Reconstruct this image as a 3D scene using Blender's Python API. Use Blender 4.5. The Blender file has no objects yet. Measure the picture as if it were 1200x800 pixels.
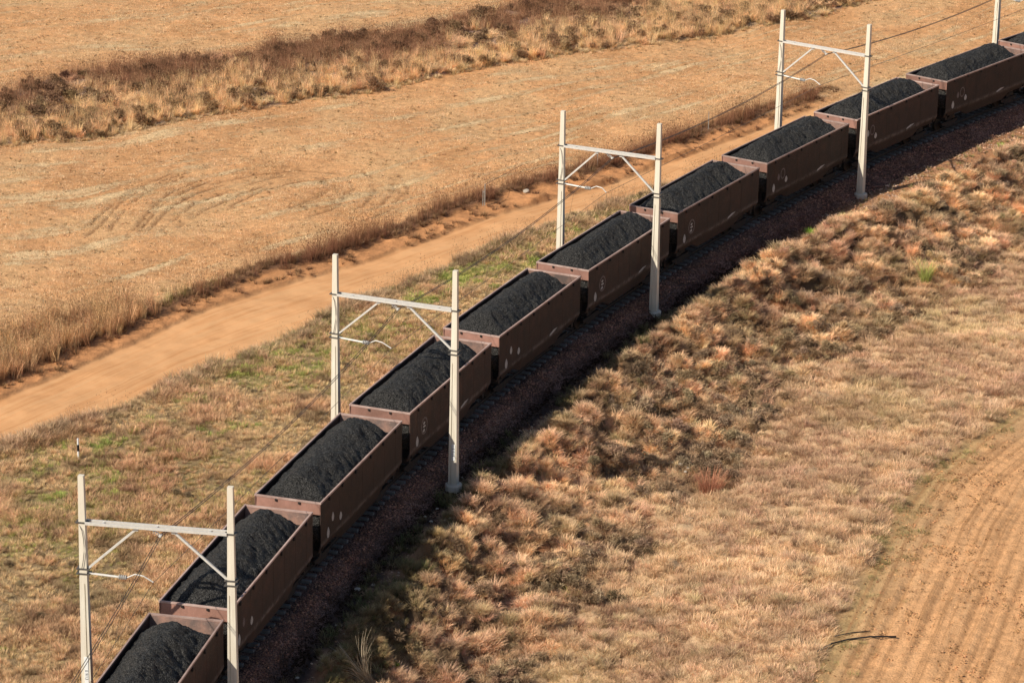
import bpy, bmesh, math, random
import numpy as np
from mathutils import Vector, Matrix

R = math.radians
rng = np.random.default_rng(7)
random.seed(7)
scene = bpy.context.scene
C = scene.collection

# ------------------------------------------------------------------ camera
CAM_H, PITCH, ROLL, FPX = 59.2374, 0.339779, 0.0164788, 3815.87
cp, sp = math.cos(PITCH), math.sin(PITCH)
cr, sr = math.cos(ROLL), math.sin(ROLL)
RX, UP, FW = np.array([1, 0, 0.]), np.array([0, sp, cp]), np.array([0, cp, -sp])
CR, CU = RX * cr + UP * sr, UP * cr - RX * sr
cam_d = bpy.data.cameras.new('camera')
cam = bpy.data.objects.new('camera', cam_d)
C.objects.link(cam)
cam.matrix_world = Matrix(((CR[0], CU[0], -FW[0], 0), (CR[1], CU[1], -FW[1], 0), (CR[2], CU[2], -FW[2], CAM_H), (0, 0, 0, 1)))
cam_d.sensor_width = 36
cam_d.lens = FPX / 1200 * 36
cam_d.clip_start = 1
cam_d.clip_end = 9000
scene.camera = cam


def gp(u, v, z=0.0):
    """where the survey photograph's pixel meets the level z (used to lay out the plan of the place)"""
    d = FW + CR * ((u - 600) / FPX) - CU * ((v - 400) / FPX)
    t = (z - CAM_H) / d[2]
    return d[0] * t, d[1] * t


# ------------------------------------------------------------------ track line
X0, Y0, HD, K1, K2 = -18.3143622, 77.6272021, 1.54645612, -0.0044959057, 2.183416e-6
SS = np.arange(-60, 300.01, 0.25)
_a = HD + K1 * SS + K2 * SS * SS / 2
_cx = np.concatenate([[0], np.cumsum((np.cos(_a[1:]) + np.cos(_a[:-1])) / 2 * 0.25)])
_cy = np.concatenate([[0], np.cumsum((np.sin(_a[1:]) + np.sin(_a[:-1])) / 2 * 0.25)])
_i0 = int(np.argmin(abs(SS)))
TX, TY, TA = _cx - _cx[_i0] + X0, _cy - _cy[_i0] + Y0, _a


def track(s):
    return np.interp(s, SS, TX), np.interp(s, SS, TY), np.interp(s, SS, TA)


def so(x, y):
    """distance along the track and offset to its right"""
    x = np.asarray(x, float); y = np.asarray(y, float)
    s = (x - X0) * 0.42 + (y - Y0) * 0.9
    for _ in range(7):
        s = np.clip(s, -60, 300)
        tx, ty, ta = track(s)
        s = s + (x - tx) * np.cos(ta) + (y - ty) * np.sin(ta)
    s = np.clip(s, -60, 300)
    tx, ty, ta = track(s)
    o = (x - tx) * np.sin(ta) - (y - ty) * np.cos(ta)
    extra = (x - tx) * np.cos(ta) + (y - ty) * np.sin(ta)
    return s + extra, o


# ------------------------------------------------------------------ noise
def _h(ix, iy, seed):
    with np.errstate(over='ignore'):
        n = ix.astype(np.int64) * 374761393 + iy.astype(np.int64) * 668265263 + seed * 974634777
        n = (n ^ (n >> 13)) & 0xffffffff
        n = (n * 1274126177) & 0xffffffff
        n = (n ^ (n >> 16)) & 0xffffffff
    return n / 4294967295.0


def vn(x, y, seed=0):
    x = np.asarray(x, float); y = np.asarray(y, float)
    xi, yi = np.floor(x), np.floor(y)
    fx, fy = x - xi, y - yi
    fx, fy = fx * fx * (3 - 2 * fx), fy * fy * (3 - 2 * fy)
    a, b = _h(xi, yi, seed), _h(xi + 1, yi, seed)
    c, d = _h(xi, yi + 1, seed), _h(xi + 1, yi + 1, seed)
    return (a + (b - a) * fx) * (1 - fy) + (c + (d - c) * fx) * fy


def fbm(x, y, seed=0, oct=4, gain=.5):
    t, amp, s = 0, 1, 0
    for k in range(oct):
        t = t + vn(x * 2 ** k + 17.3 * k, y * 2 ** k - 9.1 * k, seed + k) * amp
        s += amp
        amp *= gain
    return t / s


def sm(a, b, x):
    t = np.clip((x - a) / (b - a), 0, 1)
    return t * t * (3 - 2 * t)


def mounds(x, y, cell, seed):
    """rounded cushions on a jittered grid: 1 at a cushion's crown, 0 in the gaps"""
    x = np.asarray(x, float) / cell; y = np.asarray(y, float) / cell
    xi, yi = np.floor(x), np.floor(y)
    best = np.zeros(x.shape)
    for dx in (-1, 0, 1):
        for dy in (-1, 0, 1):
            cx, cy = xi + dx, yi + dy
            px, py = cx + .1 + .8 * _h(cx, cy, seed), cy + .1 + .8 * _h(cx, cy, seed + 1)
            rad = .42 + .38 * _h(cx, cy, seed + 2)
            d2 = ((x - px) ** 2 + (y - py) ** 2) / rad ** 2
            best = np.maximum(best, np.maximum(0, 1 - d2) * (.55 + .45 * _h(cx, cy, seed + 3)))
    return best


def curve(px, z=0.0, by_y=False):
    p = np.array([gp(u, v, z) for u, v in px])
    if by_y:
        p = p[:, ::-1]
    p = p[np.argsort(p[:, 0])]
    k = max(1, min(2, len(p) - 1))
    m0 = (p[k, 1] - p[0, 1]) / (p[k, 0] - p[0, 0])
    m1 = (p[-1, 1] - p[-1 - k, 1]) / (p[-1, 0] - p[-1 - k, 0])
    p = np.vstack([[p[0, 0] - 4000, p[0, 1] - 4000 * m0], p, [p[-1, 0] + 4000, p[-1, 1] + 4000 * m1]])
    return lambda q: np.interp(q, p[:, 0], p[:, 1])


road_near = curve([(0, 520), (100, 489), (200, 448), (300, 407), (400, 362), (500, 322), (540, 303), (622, 270), (668, 254), (738, 230), (850, 190)])
road_far = curve([(0, 464), (75, 434), (150, 402), (225, 368), (300, 343), (397, 314), (540, 265), (577, 253), (622, 240), (705, 214), (760, 194), (880, 152)])
weed_line = curve([(0, 450), (75, 417), (157, 385), (225, 356), (307, 326), (397, 300), (540, 250), (622, 225), (705, 201), (760, 181), (860, 150), (950, 122)])
strip_low = curve([(0, 172), (130, 158), (200, 141), (330, 118), (380, 111), (457, 100), (533, 84), (610, 73), (687, 60), (763, 52), (840, 40), (900, 27), (960, 16), (1010, 2)])
strip_high = curve([(0, 112), (94, 90), (150, 80), (262, 70), (319, 58), (397, 44), (457, 42), (533, 27), (602, 10), (640, 1)])
plough_x = curve([(944, 796), (975, 740), (1005, 680), (1035, 620), (1075, 565), (1135, 515), (1200, 470)], -2.5, by_y=True)

RUTS = []   # turning marks of the tractor in the stubble field
for px in ([(92, 281), (118, 262), (140, 238), (175, 215), (225, 200)], [(150, 276), (172, 250), (200, 225), (240, 208), (300, 195)],
           [(128, 268), (150, 240), (180, 220), (215, 206)], [(172, 270), (200, 243), (232, 225), (262, 216)],
           [(190, 268), (225, 240), (270, 222), (330, 205)], [(270, 240), (310, 222), (360, 210), (392, 214), (396, 226)],
           [(395, 250), (425, 240), (440, 222), (436, 205), (425, 196)], [(412, 254), (446, 240), (462, 220), (458, 204)],
           [(105, 262), (135, 236), (165, 218), (200, 203)], [(160, 272), (190, 240), (222, 221), (250, 210)], [(210, 264), (240, 245), (280, 228), (320, 214)],
           [(340, 244), (370, 232), (386, 220), (380, 208)], [(365, 252), (395, 242), (405, 226), (400, 212)], [(425, 256), (455, 246), (470, 226), (462, 206)], [(250, 215), (300, 204), (350, 198), (400, 200)],
           [(380, 242), (404, 232), (414, 218), (408, 206)], [(455, 245), (474, 232), (478, 214), (466, 200)]):
    RUTS.append(np.array([gp(u, v) for u, v in px]))


def poly_dist(x, y, P):
    d = np.full(x.shape, 1e9)
    for a, b in zip(P[:-1], P[1:]):
        ab = b - a
        t = np.clip(((x - a[0]) * ab[0] + (y - a[1]) * ab[1]) / (ab @ ab), 0, 1)
        d = np.minimum(d, np.hypot(x - a[0] - t * ab[0], y - a[1] - t * ab[1]))
    return d


def rut_mask(x, y):
    m = np.zeros(x.shape)
    box = (x > -38) & (x < 2) & (y > 180) & (y < 215)
    if box.any():
        xb, yb = x[box], y[box]
        mm = np.zeros(xb.shape)
        for P in RUTS:
            mm = np.maximum(mm, np.exp(-(poly_dist(xb, yb, P) / 0.11) ** 2))
        m[box] = mm * sm(.25, .5, fbm(xb * .8, yb * .8, 27))
    return m


FUR = [(.5, .16), (.95, .12), (1.7, .18), (2.15, .12), (3.6, .10), (4.9, .14), (5.3, .10), (6.6, .09), (7.9, .13), (8.3, .12), (9.8, .10), (11.2, .14), (12.9, .10), (14.2, .12), (16, .1), (18, .12)]


def furrow(d, x, y):
    d = d + (fbm(x * .15, y * .08, 160, 2) - .5) * .5
    m = np.zeros(d.shape)
    for k, (c, w) in enumerate(FUR):
        m = np.maximum(m, np.exp(-((d - c) / w) ** 2) * sm(.25, .55, fbm(y * .25 + k * 7, x * .1, 161, 3)))
    return m


def zones(x, y):
    s, o = so(x, y)
    wob = (fbm(x * .35, y * .35, 3) - .5) * 2.2
    wob2 = (fbm(x * 1.3, y * 1.3, 5) - .5) * 1.0
    left = o < 0
    dn = (y - road_near(x)) * .92 + wob * .5 + wob2 * .5
    df = (y - road_far(x)) * .92 + wob * .2 + wob2 * .4
    dw = (y - weed_line(x)) * .92 + wob * .25 + wob2 * .4
    dl = (y - strip_low(x)) * .97 + wob * .5 + wob2 * .8
    dh = (y - strip_high(x)) * .97 + wob * .8 + wob2 * .8
    dp = (x - plough_x(y)) * .85
    z = {}
    L = left & (o < -2)
    z['road'] = np.where(L, sm(-.25, .15, dn) * (1 - sm(-.1, .2, df)), 0)
    z['berm'] = np.where(L, sm(-.1, .2, df) * (1 - sm(.1, .7, dw)), 0)
    z['weed'] = np.where(L, sm(-.1, .3, dw) * (1 - sm(1.6, 3.2, dw)), 0)
    z['stub'] = np.where(L, sm(1.6, 2.6, dw) * (1 - sm(-.3, .3, dl)) + sm(-.3, .5, dh), 0)
    z['strip'] = np.where(L, sm(-.3, .3, dl) * (1 - sm(-.3, .5, dh)), 0)
    z['verge'] = np.where(L, 1 - sm(-.35, .1, dn), 0) * sm(2.3, 2.9, -o)
    z['plough'] = np.where(~left, sm(-.5, .9, dp + wob * .4 + wob2 * .6), 0)
    z['bank'] = np.where(~left, sm(3.2, 4.4, o + wob2 * .7 - 1.3 * sm(110, 128, s)), 0) * (1 - z['plough'])
    fade = 1 - sm(16.5, 25, x + (fbm(x * .7, y * .7, 26) - .5) * 6)
    z['stub'] = np.clip(z['stub'] + (1 - fade) * (z['weed'] + z['berm'] + z['road']), 0, 1)
    z['weed'] = z['weed'] * fade; z['berm'] = z['berm'] * fade; z['road'] = z['road'] * fade
    z['o'], z['s'], z['dn'], z['df'], z['dw'], z['dl'], z['dh'], z['dp'] = o, s, dn, df, dw, dl, dh, dp
    return z


PO = [-4000, -4, -2.4, 2.4, 3.4, 4.2, 5.2, 6.2, 8.0, 10.5, 14, 20, 40, 4000]
PZ = [0, -.08, -.22, -.24, -.34, -.70, -1.35, -2.05, -2.95, -3.2, -2.9, -2.5, -2.2, -2.2]


def height(x, y, z=None):
    if z is None:
        z = zones(x, y)
    h = np.interp(np.where(z['o'] > 2.4, np.maximum(2.4, z['o'] - 1.4 * sm(104, 122, z['s'])), z['o']), PO, PZ)
    near = sm(70, 50, z['s']) if False else 1 - sm(50, 72, z['s'])
    h = h - near * sm(3.0, 6.5, z['o']) * .9 * (1 - sm(14, 24, z['o']))
    bankm = np.clip(z['bank'], 0, 1)
    h = h + (fbm(x * .55, y * .55, 11) - .5) * .7 * bankm * sm(3.2, 6, z['o']) * (1 - .6 * sm(12, 18, z['o']))
    wx, wy = x + (fbm(x * .8, y * .8, 24, 2) - .5) * 1.6, y + (fbm(x * .8, y * .8, 25, 2) - .5) * 1.6
    bz = bankm * (1 - .72 * sm(8, 15, z['o'] + (fbm(x * .2, y * .2, 93) - .5) * -5)) * sm(2.8, 4.2, z['o'])
    h = h + mounds(wx, wy, 1.6, 70) * 1.05 * bz + mounds(wx * 1.03 + 5, wy, .65, 80) * .30 * bz
    h = h + (fbm(x * 2.2, y * 2.2, 12, 3) - .5) * .28 * (bankm + z['verge'] * .7)
    h = h + mounds(wx, wy, 1.3, 90) * .10 * z['verge']
    h = h + mounds(wx, wy, 1.9, 95) * .35 * z['strip']
    h = h + (fbm(x * .12, y * .12, 13, 2) - .5) * .5 * sm(4, 10, abs(z['o']))
    h = h - .12 * z['road'] + (fbm(x * 1.5, y * 1.5, 14, 3) - .5) * .05 * z['road']
    h = h + z['berm'] * (.04 + .55 * np.maximum(0, fbm(x * .5 + 3, y * .9, 15, 3) - .42) * (.5 + sm(-14, 0, x)) + .30 * (fbm(x * 1.1, y * 2.1, 21, 5, .7) - .42))
    h = h + z['weed'] * .25
    h = h - .08 * rut_mask(x, y)
    h = h + (fbm(x * 3, y * 3, 16, 3) - .5) * .10 * z['stub']
    d = z['dp']
    h = h - .06 * furrow(d, x, y) * z['plough']
    h = h + z['plough'] * ((.008 + .05 * sm(.45, .7, fbm(d * .5, y * .03, 29, 2))) * np.sin(d * 2 * math.pi / .78) + (fbm(x * 3, y * 3, 18, 3) - .5) * .12)
    h = h + (fbm(x * 5, y * 5, 19, 2) - .5) * .06 * (1 - z['road'])
    return h


# ------------------------------------------------------------------ tagging helpers
def tag(o, label=None, cat=None, group=None, kind=None):
    if label: o['label'] = label
    if cat: o['category'] = cat
    if group: o['group'] = group
    if kind: o['kind'] = kind
    return o


def thing(name, label, cat, loc=(0, 0, 0), rz=0, group=None):
    o = bpy.data.objects.new(name, None)
    o.empty_display_size = .3
    C.objects.link(o)
    o.location = loc
    o.rotation_euler = (0, 0, rz)
    return tag(o, label, cat, group)


def link(name, me, mat=None, parent=None):
    if mat and not me.materials:
        me.materials.append(mat)
    o = bpy.data.objects.new(name, me)
    C.objects.link(o)
    if parent:
        o.parent = parent
    return o


def np_mesh(name, verts, faces, smooth=False):
    me = bpy.data.meshes.new(name)
    me.from_pydata([tuple(v) for v in verts], [], faces)
    if smooth:
        me.shade_smooth()
    return me


class MB:
    """collects boxes, bars and tubes into one mesh"""
    def __init__(self): self.v, self.f = [], []

    def add(self, vs, fs):
        b = len(self.v)
        self.v += [tuple(v) for v in vs]
        self.f += [tuple(i + b for i in f) for f in fs]

    def box(self, x0, x1, y0, y1, z0, z1):
        self.add([(x, y, z) for z in (z0, z1) for y in (y0, y1) for x in (x0, x1)],
                 [(0, 2, 3, 1), (4, 5, 7, 6), (0, 1, 5, 4), (2, 6, 7, 3), (0, 4, 6, 2), (1, 3, 7, 5)])

    def hexa(self, lo, hi):  # two quads
        self.add(list(lo) + list(hi), [(3, 2, 1, 0), (4, 5, 6, 7), (0, 1, 5, 4), (1, 2, 6, 5), (2, 3, 7, 6), (3, 0, 4, 7)])

    def bar(self, a, b, w, h=None, up=(0, 0, 1)):
        h = h or w
        a, b = Vector(a), Vector(b)
        d = (b - a).normalized()
        s = d.cross(Vector(up))
        s = s.normalized() if s.length > 1e-4 else Vector((1, 0, 0))
        t = s.cross(d).normalized()
        q = [(-1, -1), (1, -1), (1, 1), (-1, 1)]
        self.hexa([a + s * w / 2 * i + t * h / 2 * j for i, j in q], [b + s * w / 2 * i + t * h / 2 * j for i, j in q])

    def tube(self, pts, r, n=8, cap=True):
        pts = [Vector(p) for p in pts]
        rs = r if hasattr(r, '__len__') else [r] * len(pts)
        b = len(self.v)
        for i, p in enumerate(pts):
            d = (pts[min(i + 1, len(pts) - 1)] - pts[max(i - 1, 0)]).normalized()
            s = d.cross(Vector((0, 0, 1)))
            s = s.normalized() if s.length > 1e-3 else Vector((1, 0, 0))
            t = s.cross(d)
            for k in range(n):
                a = 2 * math.pi * k / n
                self.v.append(tuple(p + (s * math.cos(a) + t * math.sin(a)) * rs[i]))
        for i in range(len(pts) - 1):
            for k in range(n):
                k2 = (k + 1) % n
                self.f.append((b + i * n + k, b + i * n + k2, b + (i + 1) * n + k2, b + (i + 1) * n + k))
        if cap:
            self.f.append(tuple(b + k for k in range(n))[::-1])
            self.f.append(tuple(b + (len(pts) - 1) * n + k for k in range(n)))

    def build(self, name, mat=None, parent=None, bevel=0, smooth=False, loc=None):
        me = np_mesh(name, self.v, self.f, smooth)
        if bevel:
            bm = bmesh.new(); bm.from_mesh(me)
            bmesh.ops.recalc_face_normals(bm, faces=bm.faces)
            bmesh.ops.bevel(bm, geom=[e for e in bm.edges if len(e.link_faces) == 2 and e.calc_face_angle() > .5], offset=bevel, segments=2, affect='EDGES', profile=.6)
            bm.to_mesh(me); bm.free()
        o = link(name, me, mat, parent)
        if loc is not None:
            o.location = loc
        return o


# ------------------------------------------------------------------ materials
class NT:
    def __init__(self, name):
        self.m = bpy.data.materials.new(name)
        self.m.use_nodes = True
        self.t = self.m.node_tree
        self.t.nodes.clear()
        self.out = self.t.nodes.new('ShaderNodeOutputMaterial')

    def n(self, typ, **kw):
        nd = self.t.nodes.new(typ)
        for k, v in kw.items():
            if k.startswith('i_'):
                nd.inputs[int(k[2:])].default_value = v
            else:
                setattr(nd, k, v)
        return nd

    def l(self, a, b): self.t.links.new(a, b)

    def bsdf(self, rough=.9, spec=.2, metal=0):
        b = self.n('ShaderNodeBsdfPrincipled')
        b.inputs['Roughness'].default_value = rough
        b.inputs['Specular IOR Level'].default_value = spec
        b.inputs['Metallic'].default_value = metal
        self.l(b.outputs[0], self.out.inputs[0])
        return b

    def coord(self, scale=(1, 1, 1), kind='Object'):
        tc = self.n('ShaderNodeTexCoord')
        mp = self.n('ShaderNodeMapping')
        mp.inputs['Scale'].default_value = scale
        self.l(tc.outputs[kind], mp.inputs[0])
        return mp.outputs[0]

    def attr(self, name, typ='GEOMETRY'):
        return self.n('ShaderNodeAttribute', attribute_name=name, attribute_type=typ)

    def noise(self, vec, scale, detail=4, rough=.6):
        nd = self.n('ShaderNodeTexNoise')
        nd.inputs['Scale'].default_value = scale
        nd.inputs['Detail'].default_value = detail
        nd.inputs['Roughness'].default_value = rough
        self.l(vec, nd.inputs['Vector'])
        return nd.outputs['Fac']

    def vor(self, vec, scale, feature='F1', out='Distance'):
        nd = self.n('ShaderNodeTexVoronoi', feature=feature)
        nd.inputs['Scale'].default_value = scale
        self.l(vec, nd.inputs['Vector'])
        return nd.outputs[out]

    def rng_(self, v, a, b, c=0., d=1.):
        nd = self.n('ShaderNodeMapRange')
        self.l(v, nd.inputs[0])
        for i, q in enumerate((a, b, c, d)):
            nd.inputs[1 + i].default_value = q
        return nd.outputs[0]

    def mth(self, op, a, b=None):
        nd = self.n('ShaderNodeMath', operation=op)
        for i, q in enumerate((a, b)):
            if q is None: continue
            if isinstance(q, (int, float)): nd.inputs[i].default_value = q
            else: self.l(q, nd.inputs[i])
        return nd.outputs[0]

    def mix(self, f, a, b, mode='MIX'):
        nd = self.n('ShaderNodeMix', data_type='RGBA', blend_type=mode)
        for i, q in ((0, f), (6, a), (7, b)):
            if isinstance(q, (int, float)): nd.inputs[i].default_value = q
            elif isinstance(q, tuple): nd.inputs[i].default_value = (*q, 1) if len(q) == 3 else q
            else: self.l(q, nd.inputs[i])
        return nd.outputs[2]

    def bump(self, h, b, strength=.5, dist=.05):
        nd = self.n('ShaderNodeBump')
        nd.inputs['Strength'].default_value = strength
        nd.inputs['Distance'].default_value = dist
        self.l(h, nd.inputs['Height'])
        self.l(nd.outputs[0], b.inputs['Normal'])


def mat_ground():
    t = NT('ground_soil')
    b = t.bsdf(.95, .1)
    col = t.attr('col').outputs['Color']
    za = t.n('ShaderNodeSeparateColor'); t.l(t.attr('zone').outputs['Color'], za.inputs[0])
    stub, road, plo = za.outputs[0], za.outputs[1], za.outputs[2]
    st = t.attr('st').outputs['Vector']
    ob = t.coord()
    # straw litter lying in the stubble, loosely along the rows
    m1 = t.n('ShaderNodeMapping'); m1.inputs['Scale'].default_value = (5, 15, 1); t.l(st, m1.inputs[0])
    m2 = t.n('ShaderNodeMapping'); m2.inputs['Scale'].default_value = (13, 7.5, 1); m2.inputs['Rotation'].default_value = (0, 0, .6); t.l(st, m2.inputs[0])
    n1 = t.noise(m1.outputs[0], 1, 3, .7)
    n2 = t.noise(m2.outputs[0], 1, 3, .7)
    m3 = t.n('ShaderNodeMapping'); m3.inputs['Scale'].default_value = (.05, .5, 1); t.l(st, m3.inputs[0])
    band = t.noise(m3.outputs[0], 1, 4, .6)
    patch = t.noise(ob, .22, 4, .65)
    cover = t.mth('ADD', t.rng_(band, .40, .60, -.19, .15), t.rng_(patch, .38, .62, -.10, .08))
    f1 = t.rng_(t.mth('ADD', t.mth('MAXIMUM', n1, n2), cover), .62, .68)
    f1 = t.mth('MULTIPLY', f1, t.mth('MULTIPLY', stub, .75))
    c = t.mix(f1, col, (.82, .62, .36))
    # dark clods and hollows
    n3 = t.noise(ob, 10, 3, .75)
    dk = t.rng_(n3, .36, .47, 1, 0)
    dk = t.mth('MULTIPLY', dk, t.mth('ADD', t.mth('MULTIPLY', stub, .62), t.mth('MULTIPLY', plo, .5)))
    c = t.mix(dk, c, (.20, .095, .04))
    # fine general mottling
    n4 = t.noise(ob, 2.2, 6, .7)
    g = t.rng_(n4, .25, .75, .72, 1.28)
    vg = t.n('ShaderNodeCombineColor')
    for i in range(3): t.l(g, vg.inputs[i])
    # weaker on the road
    c2 = t.mix(1.0, c, vg.outputs[0], 'MULTIPLY')
    c = t.mix(t.mth('MULTIPLY', road, .75), c2, c)
    # wheel-polished streaks along the road
    m4 = t.n('ShaderNodeMapping'); m4.inputs['Scale'].default_value = (.18, 2.3, 1); t.l(st, m4.inputs[0])
    n5 = t.noise(m4.outputs[0], 1, 5, .65)
    c = t.mix(t.mth('MULTIPLY', road, t.rng_(n5, .42, .62, 0, .6)), c, (.71, .42, .21))
    c = t.mix(t.mth('MULTIPLY', road, t.rng_(n5, .30, .46, .55, 0)), c, (.50, .25, .105))
    # drill lines in the ploughed land
    m5 = t.n('ShaderNodeMapping'); m5.inputs['Scale'].default_value = (.05, 2.6, 1); t.l(st, m5.inputs[0])
    n6 = t.noise(m5.outputs[0], 1, 5, .7)
    c = t.mix(t.mth('MULTIPLY', plo, t.rng_(n6, .36, .50, .8, 0)), c, (.42, .22, .10))
    c = t.mix(t.mth('MULTIPLY', plo, t.rng_(n6, .52, .68, 0, .5)), c, (.70, .42, .22))
    t.l(c, b.inputs['Base Color'])
    hh = t.mth('ADD', t.mth('MULTIPLY', n3, .7), t.mth('MULTIPLY', n4, .6))
    hh = t.mth('ADD', hh, t.mth('MULTIPLY', f1, .3))
    hh = t.mth('MULTIPLY', hh, t.mth('SUBTRACT', 1.0, t.mth('MULTIPLY', road, .85)))
    t.bump(hh, b, .8, .12)
    return t.m


def mat_ballast():
    t = NT('ballast_stone')
    b = t.bsdf(.95, .15)
    ob = t.coord()
    v = t.n('ShaderNodeTexVoronoi'); v.inputs['Scale'].default_value = 13; t.l(ob, v.inputs['Vector'])
    sx = t.n('ShaderNodeSeparateColor'); t.l(v.outputs['Color'], sx.inputs[0])
    c = t.mix(sx.outputs[0], (.20, .105, .08), (.58, .33, .25))
    c = t.mix(t.rng_(t.noise(ob, .6, 4), .4, .62), c, (.17, .095, .075))
    c = t.mix(t.rng_(v.outputs['Distance'], .35, .8, 0, .8), c, (.02, .013, .012))
    dust = t.attr('dust').outputs['Fac']
    c = t.mix(dust, c, (.030, .026, .026))
    t.l(c, b.inputs['Base Color'])
    t.bump(t.mth('MULTIPLY', v.outputs['Distance'], -1.0), b, 1, .08)
    return t.m


def mat_blade():
    t = NT('dry_blades')
    tint = t.attr('tint', 'INSTANCER').outputs['Color']
    sh = t.attr('shade').outputs['Fac']
    c = t.mix(1.0, tint, t.attr('shade3').outputs['Color'], 'MULTIPLY')
    d = t.n('ShaderNodeBsdfDiffuse'); t.l(c, d.inputs[0])
    tr = t.n('ShaderNodeBsdfTranslucent'); t.l(c, tr.inputs[0])
    mx = t.n('ShaderNodeMixShader'); mx.inputs[0].default_value = .22
    t.l(d.outputs[0], mx.inputs[1]); t.l(tr.outputs[0], mx.inputs[2]); t.l(mx.outputs[0], t.out.inputs[0])
    return t.m


def mat_plant(name, col):
    t = NT(name)
    c = t.mix(1.0, col, t.attr('shade3').outputs['Color'], 'MULTIPLY')
    d = t.n('ShaderNodeBsdfDiffuse'); t.l(c, d.inputs[0])
    tr = t.n('ShaderNodeBsdfTranslucent'); t.l(c, tr.inputs[0])
    mx = t.n('ShaderNodeMixShader'); mx.inputs[0].default_value = .25
    t.l(d.outputs[0], mx.inputs[1]); t.l(tr.outputs[0], mx.inputs[2]); t.l(mx.outputs[0], t.out.inputs[0])
    return t.m


def mat_steel(name, base, dirt, worn, rough=.7, streak=1.0, seam=None):
    """oxide-painted wagon steel with rain streaks, coal dust and worn patches"""
    t = NT(name)
    b = t.bsdf(rough, .3)
    inf = t.n('ShaderNodeObjectInfo')
    tc = t.n('ShaderNodeTexCoord')
    ad = t.n('ShaderNodeVectorMath', operation='ADD')
    sc = t.n('ShaderNodeVectorMath', operation='SCALE')
    cb = t.n('ShaderNodeCombineXYZ')
    t.l(inf.outputs['Random'], cb.inputs[0]); t.l(inf.outputs['Random'], cb.inputs[1])
    t.l(cb.outputs[0], sc.inputs[0]); sc.inputs['Scale'].default_value = 90
    t.l(tc.outputs['Object'], ad.inputs[0]); t.l(sc.outputs[0], ad.inputs[1])
    ob = ad.outputs[0]
    mp = t.n('ShaderNodeMapping'); mp.inputs['Scale'].default_value = (5, 5, .35); t.l(ob, mp.inputs[0])
    s1 = t.noise(mp.outputs[0], 1, 5, .7)
    s2 = t.noise(ob, 1.3, 5, .65)
    s3 = t.noise(ob, 14, 3, .6)
    c = t.mix(t.rng_(s2, .35, .65), base, dirt)
    c = t.mix(t.rng_(s1, .45, .75, 0, .75 * streak), c, dirt)
    c = t.mix(t.rng_(s3, .58, .75, 0, .35), c, worn)
    if seam:
        sep = t.n('ShaderNodeSeparateXYZ'); t.l(tc.outputs['Object'], sep.inputs[0])
        bd = t.rng_(t.mth('ABSOLUTE', t.mth('SUBTRACT', sep.outputs[2], seam)), 0.0, .20, 1, 0)
        bd = t.mth('MULTIPLY', bd, t.rng_(t.noise(ob, 2.2, 6, .75), .42, .58, .15, 1.0))
        c = t.mix(bd, c, worn)
        low = t.rng_(sep.outputs[2], seam + .25, seam + 1.5, .5, 0)
        c = t.mix(low, c, dirt)
    g = t.rng_(inf.outputs['Random'], 0, 1, .72, 1.22)
    vg = t.n('ShaderNodeCombineColor')
    for i in range(3): t.l(g, vg.inputs[i])
    c = t.mix(1.0, c, vg.outputs[0], 'MULTIPLY')
    t.l(c, b.inputs['Base Color'])
    t.bump(t.mth('ADD', s3, t.mth('MULTIPLY', s2, 3.0)), b, .3, .02)
    return t.m


def mat_plain(name, col, rough=.7, spec=.3, metal=0, var=.25, scale=6, bump=.15):
    t = NT(name)
    b = t.bsdf(rough, spec, metal)
    ob = t.coord()
    n = t.noise(ob, scale, 5, .65)
    c = t.mix(t.rng_(n, .3, .7), tuple(q * (1 - var) for q in col), tuple(min(1, q * (1 + var)) for q in col))
    t.l(c, b.inputs['Base Color'])
    if bump: t.bump(n, b, bump, .02)
    return t.m


def mat_coal():
    t = NT('coal')
    b = t.bsdf(.6, .3)
    ob = t.coord()
    v1 = t.n('ShaderNodeTexVoronoi'); v1.inputs['Scale'].default_value = 17; t.l(ob, v1.inputs['Vector'])
    v2 = t.n('ShaderNodeTexVoronoi'); v2.inputs['Scale'].default_value = 42; t.l(ob, v2.inputs['Vector'])
    sx = t.n('ShaderNodeSeparateColor'); t.l(v1.outputs['Color'], sx.inputs[0])
    sy = t.n('ShaderNodeSeparateColor'); t.l(v2.outputs['Color'], sy.inputs[0])
    c = t.mix(sx.outputs[0], (.008, .0078, .0075), (.060, .057, .053))
    c = t.mix(t.rng_(sy.outputs[1], .80, .95, 0, .9), c, (.17, .165, .16))  # pale specks painted in as glints on the coal
    c = t.mix(t.rng_(v1.outputs['Distance'], .4, .85, 0, .75), c, (.004, .004, .005))
    t.l(c, b.inputs['Base Color'])
    t.l(t.rng_(sy.outputs[0], 0, 1, .35, .85), b.inputs['Roughness'])
    h = t.mth('ADD', t.mth('MULTIPLY', v1.outputs['Distance'], -1.0), t.mth('MULTIPLY', v2.outputs['Distance'], -.45))
    t.bump(h, b, 1.0, .07)
    return t.m


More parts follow.
